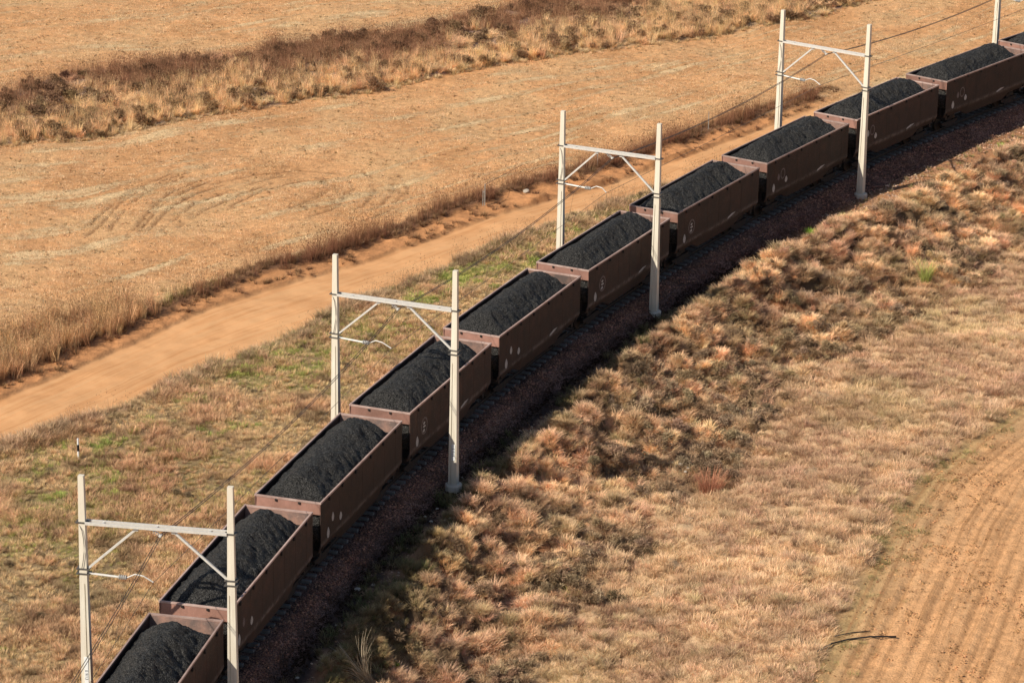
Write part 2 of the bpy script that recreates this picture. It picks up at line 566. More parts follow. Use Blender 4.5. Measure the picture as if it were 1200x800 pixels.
def mat_concrete():
    t = NT('mast_concrete')
    b = t.bsdf(.85, .2)
    ob = t.coord()
    mp = t.n('ShaderNodeMapping'); mp.inputs['Scale'].default_value = (6, 6, .5); t.l(ob, mp.inputs[0])
    c = t.mix(t.rng_(t.noise(mp.outputs[0], 1, 5, .7), .35, .7), (.77, .72, .61), (.62, .56, .46))
    c = t.mix(t.rng_(t.noise(ob, 30, 3), .6, .75, 0, .3), c, (.32, .27, .20))
    sep = t.n('ShaderNodeSeparateXYZ'); t.l(ob, sep.inputs[0])
    c = t.mix(t.rng_(sep.outputs[2], .2, 2.2, .35, 0), c, (.34, .31, .27))
    t.l(c, b.inputs['Base Color'])
    t.bump(t.noise(ob, 25, 3), b, .2, .01)
    return t.m


M = {}
M['ground'] = mat_ground()
M['ballast'] = mat_ballast()
M['blade'] = mat_blade()
M['side'] = mat_steel('wagon_side_steel', (.064, .034, .028), (.030, .022, .020), (.27, .22, .20), seam=1.52)
M['band'] = mat_steel('wagon_end_steel', (.35, .185, .145), (.24, .13, .10), (.42, .29, .24), streak=.5)
M['inner'] = mat_steel('wagon_inner_steel', (.30, .17, .13), (.12, .085, .075), (.42, .33, .28), streak=.7)
M['rim'] = mat_steel('wagon_rim_steel', (.46, .34, .30), (.32, .21, .18), (.58, .49, .44), streak=.3)
M['under'] = mat_plain('underframe_iron', (.030, .024, .022), .8, .25)
M['wheel'] = mat_plain('wheel_steel', (.035, .027, .024), .6, .4, .4)
M['chalk'] = mat_plain('white_mark', (.42, .41, .40), .8, .1, var=.3, scale=14, bump=0)
M['ring'] = mat_plain('faded_mark', (.17, .14, .135), .8, .1, var=.4, scale=12, bump=0)
M['coal'] = mat_coal()
M['concrete'] = mat_concrete()
M['galv'] = mat_plain('galvanised_steel', (.66, .64, .60), .5, .5, .15, var=.12, scale=9, bump=.05)
M['clamp'] = mat_plain('dark_clamp_iron', (.12, .11, .10), .6, .4, .3)
M['wire'] = mat_plain('line_wire', (.10, .085, .075), .55, .4, .4, bump=0)
M['copper'] = mat_plain('contact_copper', (.22, .17, .12), .45, .5, .6, bump=0)
M['porcelain'] = mat_plain('insulator_porcelain', (.45, .44, .42), .3, .6, var=.1, bump=0)
M['plate'] = mat_plain('label_plate_white', (.80, .82, .82), .5, .4, var=.04, bump=0)
M['ink'] = mat_plain('label_ink', (.02, .03, .06), .6, .2, bump=0)
M['rail'] = mat_plain('rail_steel', (.07, .045, .035), .6, .4, .3)
M['sleeper'] = mat_plain('sleeper_concrete', (.20, .175, .16), .9, .15, var=.35, scale=3)
M['stone'] = mat_plain('pale_stone', (.46, .40, .33), .9, .15, var=.3, scale=5)
M['black'] = mat_plain('black_poly_pipe', (.012, .012, .013), .45, .4, bump=0)
M['postmetal'] = mat_plain('fence_post_steel', (.30, .28, .25), .7, .3)

# ------------------------------------------------------------------ ground
def graded(lo, hi, step, far):
    mid = np.arange(lo, hi + 1e-6, step)
    out = []
    d, p = step, hi
    while p < far:
        d *= 1.35; p += d; out.append(p)
    low = []
    d, p = step, lo
    while p > -far:
        d *= 1.35; p -= d; low.append(p)
    return np.concatenate([low[::-1], mid, out])


gx = graded(-46, 46, .17, 3500)
gy = graded(114, 262, .17, 4200)
GX, GY = np.meshgrid(gx, gy)
fx, fy = GX.ravel(), GY.ravel()
Z = zones(fx, fy)
fz = height(fx, fy, Z)
nx, ny = len(gx), len(gy)
me = bpy.data.meshes.new('ground')
me.vertices.add(nx * ny)
me.vertices.foreach_set('co', np.stack([fx, fy, fz], 1).ravel())
ii = (np.arange(ny - 1)[:, None] * nx + np.arange(nx - 1)[None]).ravel()
quads = np.stack([ii, ii + 1, ii + nx + 1, ii + nx], 1).ravel()
nq = len(ii)
me.loops.add(nq * 4); me.loops.foreach_set('vertex_index', quads)
me.polygons.add(nq)
me.polygons.foreach_set('loop_start', np.arange(nq) * 4)
me.polygons.foreach_set('loop_total', np.full(nq, 4))
me.update(calc_edges=True)
me.shade_smooth()


def lerp(a, b, t): return a * (1 - t[:, None]) + np.array(b)[None] * t[:, None]


col = np.tile(np.array([.42, .26, .13]), (len(fx), 1))                      # bare litter
nA = fbm(fx * .25, fy * .25, 31)
nB = fbm(fx * .9, fy * .9, 32)
col = lerp(col, (.72, .385, .18), Z['stub'] * 1.0)
col = lerp(col, (.66, .44, .23), Z['stub'] * sm(.42, .7, nA) * .5)
col = lerp(col, (.55, .29, .13), Z['stub'] * (1 - sm(.3, .5, nA)) * .6)
col = lerp(col, (.27, .14, .065), rut_mask(fx, fy) * .9)
col = lerp(col, (.66, .335, .15), Z['road'])
col = lerp(col, (.74, .40, .19), Z['road'] * sm(.45, .6, nB) * .5)
col = lerp(col, (.56, .27, .12), Z['berm'])
col = lerp(col, (.20, .105, .06), Z['weed'])
col = lerp(col, (.36, .23, .145), Z['strip'])
pale = Z['strip'] * np.exp(-((Z['dl'] - 1.0) / 1.2) ** 2)
col = lerp(col, (.50, .36, .20), pale * .7)
wet = Z['strip'] * sm(.56, .66, fbm(fx * .22 + 9, fy * .22, 41))
col = lerp(col, (.24, .165, .15), wet)
col = lerp(col, (.27, .19, .105), Z['verge'])
green = Z['verge'] * sm(.50, .62, fbm(fx * .16, fy * .16, 44)) * sm(.35, .6, nB)
col = lerp(col, (.24, .22, .08), green * .45)
col = lerp(col, (.13, .085, .05), Z['bank'])  # dark ground colour paints the shade in gaps between the tussocks
mead = Z['bank'] * sm(9, 13, Z['o'] + (nA - .5) * 5)
col = lerp(col, (.58, .40, .24), mead)
redsoil = (Z['o'] > 0) * sm(1.8, 2.4, Z['o']) * (1 - Z['bank']) * (1 - Z['plough'])
col = lerp(col, (.46, .235, .12), redsoil * sm(95, 118, Z['s'] + (nA - .5) * 20))
col = lerp(col, (.42, .235, .15), redsoil * (1 - sm(95, 118, Z['s'] + (nA - .5) * 20)))
redp = Z['bank'] * sm(.55, .68, fbm(fx * .5, fy * .5, 47)) * (1 - sm(7, 10, Z['o']))
col = lerp(col, (.36, .16, .075), redp * .8)
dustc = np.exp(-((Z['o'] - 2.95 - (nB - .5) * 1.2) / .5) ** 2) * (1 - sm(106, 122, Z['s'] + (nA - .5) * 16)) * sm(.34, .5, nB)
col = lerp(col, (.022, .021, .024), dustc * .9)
dust2 = np.exp(-((abs(Z['o']) - 2.7) / .25) ** 2) * .5
col = lerp(col, (.03, .025, .025), dust2)
col = lerp(col, (.76, .415, .20), Z['plough'])
col = lerp(col, (.30, .155, .07), furrow(Z['dp'], fx, fy) * Z['plough'] * .6)
edge = Z['plough'] * (1 - sm(.5, 3.0, Z['dp'] + (nA - .5) * 4))
col = lerp(col, (.56, .37, .20), edge * .5)
col = lerp(col, (.40, .32, .14), Z['plough'] * np.exp(-((Z['dp'] - .2) / .9) ** 2) * .6)
col *= (.86 + .28 * nB)[:, None]
ca = me.color_attributes.new('col', 'FLOAT_COLOR', 'POINT')
ca.data.foreach_set('color', np.concatenate([col, np.ones((len(fx), 1))], 1).ravel().astype(np.float32))
zc = np.stack([np.clip(Z['stub'], 0, 1), Z['road'], Z['plough'], np.ones(len(fx))], 1)
ca = me.color_attributes.new('zone', 'FLOAT_COLOR', 'POINT')
ca.data.foreach_set('color', zc.ravel().astype(np.float32))
across = np.where(Z['o'] > 0, Z['dp'], (fy - road_far(fx)) * .92)
along = np.where(Z['o'] > 0, fy, fx * 1.1)
isup = (Z['o'] < 0) & (Z['dw'] > 8)
w = sm(4, 30, (fy - road_far(fx)) * .92)
across = np.where(Z['o'] > 0, across, across * (1 - w) + (fy - strip_low(fx) + 40) * w)
at = me.attributes.new('st', 'FLOAT_VECTOR', 'POINT')
at.data.foreach_set('vector', np.stack([along, across, np.zeros(len(fx))], 1).ravel().astype(np.float32))
tag(link('ground', me, M['ground']), kind='structure')

# ------------------------------------------------------------------ track bed, sleepers, rails
RAIL_Z = .78
prof = [(-2.95, -.5), (-2.45, -.17), (-1.75, .44), (-1.5, .52), (-.9, .53), (0, .52), (.9, .53), (1.5, .52), (1.75, .44), (2.1, .12), (2.45, -.17), (2.95, -.5)]
po_ = np.arange(-3.0, 3.01, .1)
pz_ = np.interp(po_, [p[0] for p in prof], [p[1] for p in prof])
ss = np.arange(20, 230, .1)
Sg, Og = np.meshgrid(ss, po_, indexing='ij')
tx, ty, ta = track(Sg)
bx = tx + Og * np.sin(ta); by = ty - Og * np.cos(ta)
bz = pz_[None] + (vn(bx * 9, by * 9, 51) - .5) * .07 + (vn(bx * 2, by * 2, 52) - .5) * .06
n1, n2 = bx.shape
i2 = (np.arange(n1 - 1)[:, None] * n2 + np.arange(n2 - 1)[None]).ravel()
me = bpy.data.meshes.new('ballast_bed')
me.vertices.add(n1 * n2)
me.vertices.foreach_set('co', np.stack([bx, by, bz], -1).ravel())
me.loops.add(len(i2) * 4); me.loops.foreach_set('vertex_index', np.stack([i2, i2 + n2, i2 + n2 + 1, i2 + 1], 1)[:, ::-1].ravel() if False else np.stack([i2, i2 + n2, i2 + n2 + 1, i2 + 1], 1).ravel())
me.polygons.add(len(i2)); me.polygons.foreach_set('loop_start', np.arange(len(i2)) * 4); me.polygons.foreach_set('loop_total', np.full(len(i2), 4))
me.update(calc_edges=True)
bm = bmesh.new(); bm.from_mesh(me); bmesh.ops.recalc_face_normals(bm, faces=bm.faces)
bm.faces.ensure_lookup_table()
if bm.faces[0].normal.z < 0: bmesh.ops.reverse_faces(bm, faces=bm.faces)
bm.to_mesh(me); bm.free()
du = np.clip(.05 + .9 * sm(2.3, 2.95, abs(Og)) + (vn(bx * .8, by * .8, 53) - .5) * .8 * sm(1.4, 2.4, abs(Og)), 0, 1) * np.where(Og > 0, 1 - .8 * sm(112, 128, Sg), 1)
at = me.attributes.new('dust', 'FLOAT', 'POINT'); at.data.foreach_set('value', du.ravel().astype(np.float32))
tag(link('ballast_bed', me, M['ballast']), kind='structure')

mb = MB()
mb.hexa([(-.12, -1.06, -.1), (.12, -1.06, -.1), (.12, 1.06, -.1), (-.12, 1.06, -.1)], [(-.09, -1.06, .07), (.09, -1.06, .07), (.09, 1.06, .07), (-.09, 1.06, .07)])
slp = mb.build('sleeper', M['sleeper'], bevel=.01)
s = 40.0
first = True
while s < 172:
    o = slp if first else slp.copy()
    if not first: C.objects.link(o)
    first = False
    x, y, a = track(s)
    o.location = (x, y, .57); o.rotation_euler = (0, 0, a + random.uniform(-.01, .01))
    tag(o, 'short weathered concrete sleeper lying in the ballast under the coal train', 'sleeper', 'sleepers under the rails')
    s += .70
for side, lb in ((-1, 'rusty steel rail on the far, dirt road side of the coal train'), (1, 'rusty steel rail on the near, bushy bank side of the coal train')):
    mb = MB()
    pr = [(-.065, -.14), (.065, -.14), (.065, -.12), (.01, -.10), (.01, -.035), (.035, -.025), (.035, 0), (-.035, 0), (-.035, -.025), (-.01, -.035), (-.01, -.10), (-.065, -.12)]
    pts = np.arange(30, 200, 2.)
    vs, fs = [], []
    for s in pts:
        x, y, a = track(s)
        for (u, v) in pr:
            oo = side * .567 + u
            vs.append((x + oo * math.sin(a), y - oo * math.cos(a), RAIL_Z + v))
    k = len(pr)
    for i in range(len(pts) - 1):
        for j in range(k):
            fs.append((i * k + j, i * k + (j + 1) % k, (i + 1) * k + (j + 1) % k, (i + 1) * k + j))
    tag(link('rail', np_mesh('rail', vs, fs), M['rail']), lb, 'rail', 'rails of the track')

# ------------------------------------------------------------------ wagons
HL, HW, RIM = 5.41, 1.565, 3.63
def coal_mesh(seed):
    st = .06
    us = np.arange(-HL + .09, HL - .08, st); vs = np.arange(-HW + .07, HW - .06, st)
    U, V = np.meshgrid(us, vs, indexing='ij')
    r = np.random.default_rng(100 + seed)
    top = .50 + r.uniform(-.05, .08)
    top = top + .10 * np.sin(U * r.uniform(.7, 1.1) + r.uniform(0, 6)) * sm(5, 3, abs(U)) + r.uniform(-.02, .02) * U * .5
    ridge = r.uniform(.1, .3)
    k = .11
    front = -.80 + (U + HL) * .95
    back = -1.15 + (HL - U) * .92
    lft = -.50 + (V + HW) * .80 if True else 0
    rgt = -.50 + (HW - V) * .82
    wob = (fbm(U * 1.2 + seed * 9, V * 1.2, 60, 3) - .5)
    lft = lft + wob * .25; rgt = rgt + (fbm(U * 1.6 + seed * 5, V * 1.2, 63, 3) - .5) * .45
    front = front + .18 * (-(V / HW) ** 2 * 1.8) + wob * .25
    back = back - .4 * (V / HW) ** 2 + wob * .25
    tp = top + wob * .10 - .05 * (V - ridge) ** 2
    a = np.stack([front, back, lft, rgt, tp + 0 * U])
    h = -k * np.log(np.exp(-a / k).sum(0))
    h = h + .14
    # lumps
    xx, yy = U + seed * 31.7, V + seed * 13.1
    slope = sm(0, .5, V) * .6 + .4
    h = h + (fbm(xx * 3, yy * 3, 61, 4) - .5) * .13 * slope * 1.8 + (vn(xx * 11, yy * 11, 62) - .5) * .085 + (vn(xx * 5.5, yy * 5.5, 64) - .5) * .07 * slope
    h = np.maximum(h, -1.6)
    vs_ = np.stack([U, V * -1, RIM + h], -1)
    # local y is left of travel; V is right offset
    n1, n2 = U.shape
    idx = np.arange(n1 * n2).reshape(n1, n2)
    f = np.stack([idx[:-1, :-1], idx[:-1, 1:], idx[1:, 1:], idx[1:, :-1]], -1).reshape(-1, 4)
    vs_ = vs_.reshape(-1, 3)
    # skirt so the heap is a body of coal, not a sheet
    ring = np.concatenate([idx[0, :], idx[1:, -1], idx[-1, -2::-1], idx[-2:0:-1, 0]])
    base = len(vs_)
    sk = vs_[ring].copy(); sk[:, 2] = RIM - 1.9
    vs_ = np.vstack([vs_, sk])
    m = len(ring)
    fs = [tuple(q) for q in f] + [(ring[i], base + i, base + (i + 1) % m, ring[(i + 1) % m]) for i in range(m)] + [tuple(range(base, base + m))]
    me = np_mesh('coal_load', vs_, [tuple(int(a) for a in q) for q in fs])
    bm = bmesh.new(); bm.from_mesh(me); bmesh.ops.recalc_face_normals(bm, faces=bm.faces); bm.to_mesh(me); bm.free()
    me.shade_smooth()
    return me


def make_wagon():
    root = thing('coal_wagon', 'x', 'wagon')
    T = .05
    # body: two side sheets (upright above the seam, turned in below it), floor and recessed end sheets
    mb = MB()
    SE, BT = 1.52, 1.08           # seam height and lower edge above the rail
    for sg in (-1, 1):
        y = HW * sg
        pts = [-HL, -3.2, -2.4, 2.4, 3.2, HL]
        zl = [1.12, 1.12, .78, .78, 1.12, 1.12]
        for i in range(5):
            a, b2 = pts[i], pts[i + 1]
            for (z0a, z0b, z1, o0, o1) in ((SE, SE, RIM - .09, 0, 0), (zl[i], zl[i + 1], SE, .17, 0)):
                lo = [(a, y - sg * o0, z0a), (b2, y - sg * o0, z0b), (b2, y - sg * (o0 + T), z0b), (a, y - sg * (o0 + T), z0a)]
                hi = [(a, y - sg * o1, z1), (b2, y - sg * o1, z1), (b2, y - sg * (o1 + T), z1), (a, y - sg * (o1 + T), z1)]
                mb.hexa(lo, hi)
    mb.box(-HL + .5, HL - .5, -HW + .25, HW - .25, 1.15, 1.22)
    mb.build('body', M['side'], root)
    # faint pressed stiffeners on the side sheets
    for sg in (-1, 1):
        for u in np.arange(-4.5, 4.6, 1.5):
            m2 = MB()
            m2.hexa([(u - .012, sg * HW, SE + .05), (u + .012, sg * HW, SE + .05), (u + .012, sg * (HW + .005), SE + .05), (u - .012, sg * (HW + .005), SE + .05)],
                    [(u - .012, sg * HW, RIM - .12), (u + .012, sg * HW, RIM - .12), (u + .012, sg * (HW + .005), RIM - .12), (u - .012, sg * (HW + .005), RIM - .12)])
            m2.build('stiffener', M['side'], root)
    # ends
    for sg in (-1, 1):
        e = MB()
        xo = sg * HL
        xs = sorted((xo, xo - sg * .06))
        e.box(xs[0], xs[1], -HW + T + .002, HW - T - .002, RIM - .60, RIM - .09)
        ed = e.build('end_band', M['band'], root)
        e = MB()
        xs = sorted((xo - sg * .062, xo - sg * .36))
        e.box(xs[0], xs[1], -HW + T + .004, HW - T - .004, RIM - .66, RIM - .602)
        xs = sorted((xo - sg * .36, xo - sg * .42))
        e.box(xs[0], xs[1], -HW + T + .004, HW - T - .004, 1.18, RIM - .662)
        for yy in (-1.1, -.4, .4, 1.1):
            xs = sorted((xo - sg * .10, xo - sg * .358))
            e.box(xs[0], xs[1], yy - .05, yy + .05, 1.2, RIM - .665)
        e.build('end_sheet', M['under'], root)
        # lining seen from inside above the coal
        e = MB()
        xs = (xo - sg * .064, xo - sg * .09)
        q0, q1 = (xo - sg * .40, xo - sg * .43)
        lo = [(q0, -HW + .06, 2.0), (q1, -HW + .06, 2.0), (q1, HW - .06, 2.0), (q0, HW - .06, 2.0)]
        hi = [(xs[0], -HW + .06, RIM - .092), (xs[1], -HW + .06, RIM - .092), (xs[1], HW - .06, RIM - .092), (xs[0], HW - .06, RIM - .092)]
        e.hexa(lo, hi)
        e.build('end_lining', M['inner'], root)
        # corner gussets of the end
        for sy in (-1, 1):
            g = MB()
            y0, y1 = sorted((sy * (HW - .003), sy * (HW - .05)))
            xa = xo + sg * .002
            xb = xo + sg * .055
            g.hexa([(xa, y0, RIM - .58), (xb - sg * .045, y0, RIM - .58), (xb - sg * .045, y1, RIM - .58), (xa, y1, RIM - .58)],
                   [(xa, y0, RIM - .10), (xb, y0, RIM - .10), (xb, y1, RIM - .10), (xa, y1, RIM - .10)])
            g.build('corner_gusset', M['band'], root)
    # rim: capping angle all round
    mb = MB()
    for sg in (-1, 1):
        a, b2 = sorted((sg * (HW + .02), sg * (HW - .06)))
        mb.box(-HL - .03, HL + .03, a, b2, RIM - .085, RIM)
        a, b2 = sorted((sg * (HL + .02), sg * (HL - .06)))
        mb.box(a, b2, -HW + .061, HW - .061, RIM - .09, RIM - .003)
    mb.build('rim', M['rim'], root, bevel=.008)
    for sg in (-1, 1):
        for u in (-4.4, -2.7, -1.0, 1.0, 2.7, 4.4):
            m2 = MB()
            a, b2 = sorted((sg * (HW + .002), sg * (HW + .075)))
            m2.box(u - .05, u + .05, a, b2, RIM - .25, RIM - .093)
            m2.build('rim_bracket', M['under'], root)
        for v in (-.55, .55):
            m2 = MB()
            a, b2 = sorted((sg * (HL + .002), sg * (HL + .06)))
            m2.box(a, b2, v - .05, v + .05, RIM - .19, RIM - .093)
            m2.build('rim_bracket', M['under'], root)
    # underframe
    mb = MB()
    mb.box(-HL + .1, HL - .1, -.28, .28, .72, 1.13)
    for u in (-4.9, 4.9): mb.box(u - .12, u + .12, -1.35, 1.35, .85, 1.13)
    for u in (-3.9, 3.9): mb.box(u - .3, u + .3, -1.2, 1.2, .9, 1.14)
    mb.build('underframe', M['under'], root)
    for sg in (-1, 1):
        c = MB()
        xs = sorted((sg * (HL - .1), sg * (HL + .42)))
        c.box(xs[0], xs[1], -.11, .11, .62, .86)
        xs = sorted((sg * (HL + .40), sg * (HL + .585)))
        c.box(xs[0], xs[1], -.17, .17, .57, .91)
        c.build('coupler', M['under'], root, bevel=.02)
        b = MB()
        for sy in (-1, 1):
            y0, y1 = sorted((sy * .93, sy * 1.07))
            cx = sg * 3.9
            b.hexa([(cx - .95, y0, .34), (cx + .95, y0, .34), (cx + .95, y1, .34), (cx - .95, y1, .34)], [(cx - 1.05, y0, .56), (cx + 1.05, y0, .56), (cx + 1.05, y1, .56), (cx - 1.05, y1, .56)])
            b.hexa([(cx - .5, y0, .16), (cx + .5, y0, .16), (cx + .5, y1, .16), (cx - .5, y1, .16)], [(cx - .75, y0, .338), (cx + .75, y0, .338), (cx + .75, y1, .338), (cx - .75, y1, .338)])
        b.box(sg * 3.9 - .22, sg * 3.9 + .22, -1.0, 1.0, .45, .8)
        bo = b.build('bogie', M['under'], root)
        for dx in (-.9, .9):
            for sy in (-1, 1):
                w = MB()
                cx = sg * 3.9 + dx
                y0 = sy * .535
                w.tube([(cx, y0, .43), (cx, y0 + sy * .03, .43)], .455, 28)
                w.tube([(cx, y0 + sy * .031, .43), (cx, y0 + sy * .14, .43)], [.43, .425], 28)
                w.build('wheel', M['wheel'], bo)
    return root


def copy_tree(o, parent=None):
    c = o.copy(); C.objects.link(c); c.parent = parent
    for ch in list(o.children): copy_tree(ch, c)
    return c


def blob(cx, cz, w, h, n=10, seed=0, lean=0):
    r = random.Random(seed)
    return [(cx + math.cos(2 * math.pi * k / n) * w * r.uniform(.6, 1.1) + lean * math.sin(2 * math.pi * k / n) * h, cz + math.sin(2 * math.pi * k / n) * h * r.uniform(.7, 1.1)) for k in range(n)]


def drop(cx, cz, w, h, n=14):
    return [(cx + math.sin(2 * math.pi * k / n) * w * (1 - .55 * max(0, math.cos(2 * math.pi * k / n))), cz + math.cos(2 * math.pi * k / n) * h) for k in range(n)]


def side_mark(root, name, mat, polys, label=None):
    """flat marks on the right-hand side sheet (local y = -HW)"""
    vs, fs = [], []
    for P in polys:
        b = len(vs)
        vs += [(u, -HW - .006, z) for u, z in P]
        fs.append(tuple(range(b, b + len(P))))
    o = link(name, np_mesh(name, vs, fs), mat, root)
    if label: o['label'] = label
    return o


def ring_polys(cx, cz, rx, rz, t, n=26):
    out = []
    for k in range(n):
        a, b = 2 * math.pi * k / n, 2 * math.pi * (k + .92) / n
        out.append([(cx + math.cos(a) * rx, cz + math.sin(a) * rz), (cx + math.cos(b) * rx, cz + math.sin(b) * rz),
                    (cx + math.cos(b) * (rx - t), cz + math.sin(b) * (rz - t)), (cx + math.cos(a) * (rx - t), cz + math.sin(a) * (rz - t))])
    return out


WAG = [
 ('brown open coal wagon cut by the bottom edge, only its far end in view', 'chalk'),
 ('brown open coal wagon behind the right mast of the nearest line frame', 'chalk'),
 ('brown open coal wagon between the two nearest mast frames, its coal free of shadow bars', 'chalk'),
 ('brown open coal wagon behind the mast with the label plate, beam shadow on its coal', 'emblem'),
 ('brown open coal wagon just beyond the mast with the label plate', 'chalk'),
 ('brown open coal wagon whose far end is behind the third frame right mast', 'emblem'),
 ('brown open coal wagon just beyond the third frame, shadow bar at its near end', 'emblem'),
 ('brown open coal wagon left of the fourth frame right mast, just short of that frame', 'smudge'),
 ('brown open coal wagon behind the fourth frame right mast, curved shadow over its coal', 'smudge'),
 ('brown open coal wagon ending below the lone farthest mast at the upper right', 'smudge'),
 ('brown open coal wagon cut off by the right edge, farthest of the train', 'plain'),
]
COAL = [
 'heaped black coal in the wagon cut by the bottom edge',
 'heaped black coal with mast shadows in the wagon behind the nearest right mast',
 'heaped black coal in the wagon between the two nearest mast frames',
 'heaped black coal crossed by beam shadows behind the label plate mast',
 'heaped black coal in the wagon just beyond the label plate mast',
 'heaped black coal in the wagon that ends behind the third frame right mast',
 'heaped black coal with a shadow bar at its near end beyond the third frame',
 'heaped black coal in the wagon just left of the fourth frame right mast',
 'heaped black coal with a curved shadow behind the fourth frame right mast',
 'heaped black coal in the wagon below the lone farthest mast',
 'sliver of black coal in the wagon cut off by the right edge',
]
S0, PITCHW = 38.33085, 12.0
proto = make_wagon()
protos_children = None
roots = []
for i in range(11):
    roots.append(proto if i == 0 else copy_tree(proto))
for i, rt in enumerate(roots):
    x, y, a = track(S0 + i * PITCHW)
    rt.location = (x, y, RAIL_Z); rt.rotation_euler = (0, 0, a)
    tag(rt, WAG[i][0], 'wagon', 'coal wagons of the train')
    co = link('coal_load', coal_mesh(i), M['coal'])
    co.location = (x, y, RAIL_Z); co.rotation_euler = (0, 0, a)
    tag(co, COAL[i], 'coal heap', 'coal heaps in the wagons')
    k = WAG[i][1]
    if k in ('chalk', 'smudge', 'emblem'):
        side_mark(rt, 'chalk_mark', M['chalk'], [drop(-4.5, 1.86, .17, .27)], 'white drop shaped mark near the seam')
    if k in ('chalk', 'smudge'):
        side_mark(rt, 'chalk_mark', M['chalk'], [drop(-2.9, 2.05, .17, .2)])
    if k in ('smudge', 'chalk'):
        side_mark(rt, 'faded_mark', M['ring'] if i % 2 else M['chalk'], [drop(-3.9, 2.4, .15, .22)])
    if k in ('emblem', 'smudge'):
        if k == 'emblem':
            side_mark(rt, 'emblem_ring', M['ring'], ring_polys(-3.6, 2.35, .42, .44, .10), 'faded oval ring emblem')
            side_mark(rt, 'emblem_figure', M['chalk'], [blob(-3.62, 2.50, .16, .08, 8, 3), blob(-3.58, 2.32, .20, .07, 8, 4), blob(-3.66, 2.12, .14, .09, 8, 5)], 'small white figures inside the oval ring')
        else:
            side_mark(rt, 'faded_mark', M['ring'], ring_polys(-3.35, 2.5, .3, .34, .08))
    if i > 2 and k != 'plain':
        side_mark(rt, 'scrape_mark', M['chalk'], [[(1.2, 1.53), (1.75, 1.6), (2.3, 1.72), (1.75, 1.74), (1.3, 1.64)]])

# ------------------------------------------------------------------ overhead line portals
ZP, PH = -.2645, 11.188
zt = ZP + PH
PORT = [((95, 556.5), (270, 570)), ((393, 298), (534, 317)), ((660, 130), (773, 145)), ((918, 12), (1019, 29))]
pp = []
for a, b in PORT:
    pp.append((np.array(gp(*a, zt)), np.array(gp(*b, zt))))
xx, yy, aa = track(155.6)
lft = np.array([gp(1166, 0, 8.9)[0] * 1.0, gp(1166, 0, 8.9)[1]])
lft = np.array([xx - 3.5 * math.sin(aa), yy + 3.5 * math.cos(aa)])
pp.append((lft, np.array([xx + 2.5 * math.sin(aa), yy - 2.5 * math.cos(aa)])))
PL = ['two mast concrete line frame at the lower left, nearest the camera',
      'two mast concrete line frame whose right mast carries a white label plate',
      'two mast concrete line frame in the middle, standing before the dirt road and weeds',
      'two mast concrete line frame at the upper right, in front of the stubble field',
      'two mast concrete line frame at the top right corner, only its left mast in view']


def pole(parent, px, py, ang, inner, flip):
    """tapered concrete mast with a recessed web on its two track-wise faces below the brace"""
    mb = MB()
    W0, W1 = .44, .23          # across the track, bottom and top
    D0, D1 = .36, .21
    def sec(z):
        t = (z - ZP) / PH
        return (W0 + (W1 - W0) * t) / 2, (D0 + (D1 - D0) * t) / 2
    zc = 6.3
    lo, hi = ZP - .3, zc
    def prof(z, g):
        w, d = sec(max(z, ZP))
        c0, c1 = -w * .50, -w * .26        # groove position, off centre
        return [(-d, -w), (-d, c0), (-d + g, c0), (-d + g, c1), (-d, c1), (-d, w), (d, w), (d, c1), (d - g, c1), (d - g, c0), (d, c0), (d, -w)]
    levels = [(lo, .05), (1.1, .05), (zc - .1, .05), (zc, .0), (zc + .02, .0), (zt, .0)]
    b = 0
    vs, fs = [], []
    for z, g in levels:
        for u, v in prof(z, g): vs.append((u, v * flip, z))
    n = 12
    for i in range(len(levels) - 1):
        for j in range(n):
            fs.append((i * n + j, i * n + (j + 1) % n, (i + 1) * n + (j + 1) % n, (i + 1) * n + j))
    fs.append(tuple(range((len(levels) - 1) * n, len(levels) * n)))
    fs.append(tuple(range(n))[::-1])
    me = np_mesh('pole', vs, fs)
    bm = bmesh.new(); bm.from_mesh(me); bmesh.ops.recalc_face_normals(bm, faces=bm.faces); bm.to_mesh(me); bm.free()
    o = link('pole', me, M['concrete'], parent)
    o.location = (px, py, 0); o.rotation_euler = (0, 0, ang)
    return o


texts = []
def make_text(body, size, loc, rot, mat, parent, name='lettering'):
    cu = bpy.data.curves.new(name, 'FONT')
    cu.body = body; cu.size = size; cu.align_x = 'CENTER'; cu.align_y = 'CENTER'; cu.extrude = .002
    ob = bpy.data.objects.new(name, cu)
    C.objects.link(ob)
    dg = bpy.context.evaluated_depsgraph_get()
    me = bpy.data.meshes.new_from_object(ob.evaluated_get(dg))
    bpy.data.objects.remove(ob)
    o = link(name, me, mat, parent)
    o.location = loc; o.rotation_euler = rot
    return o


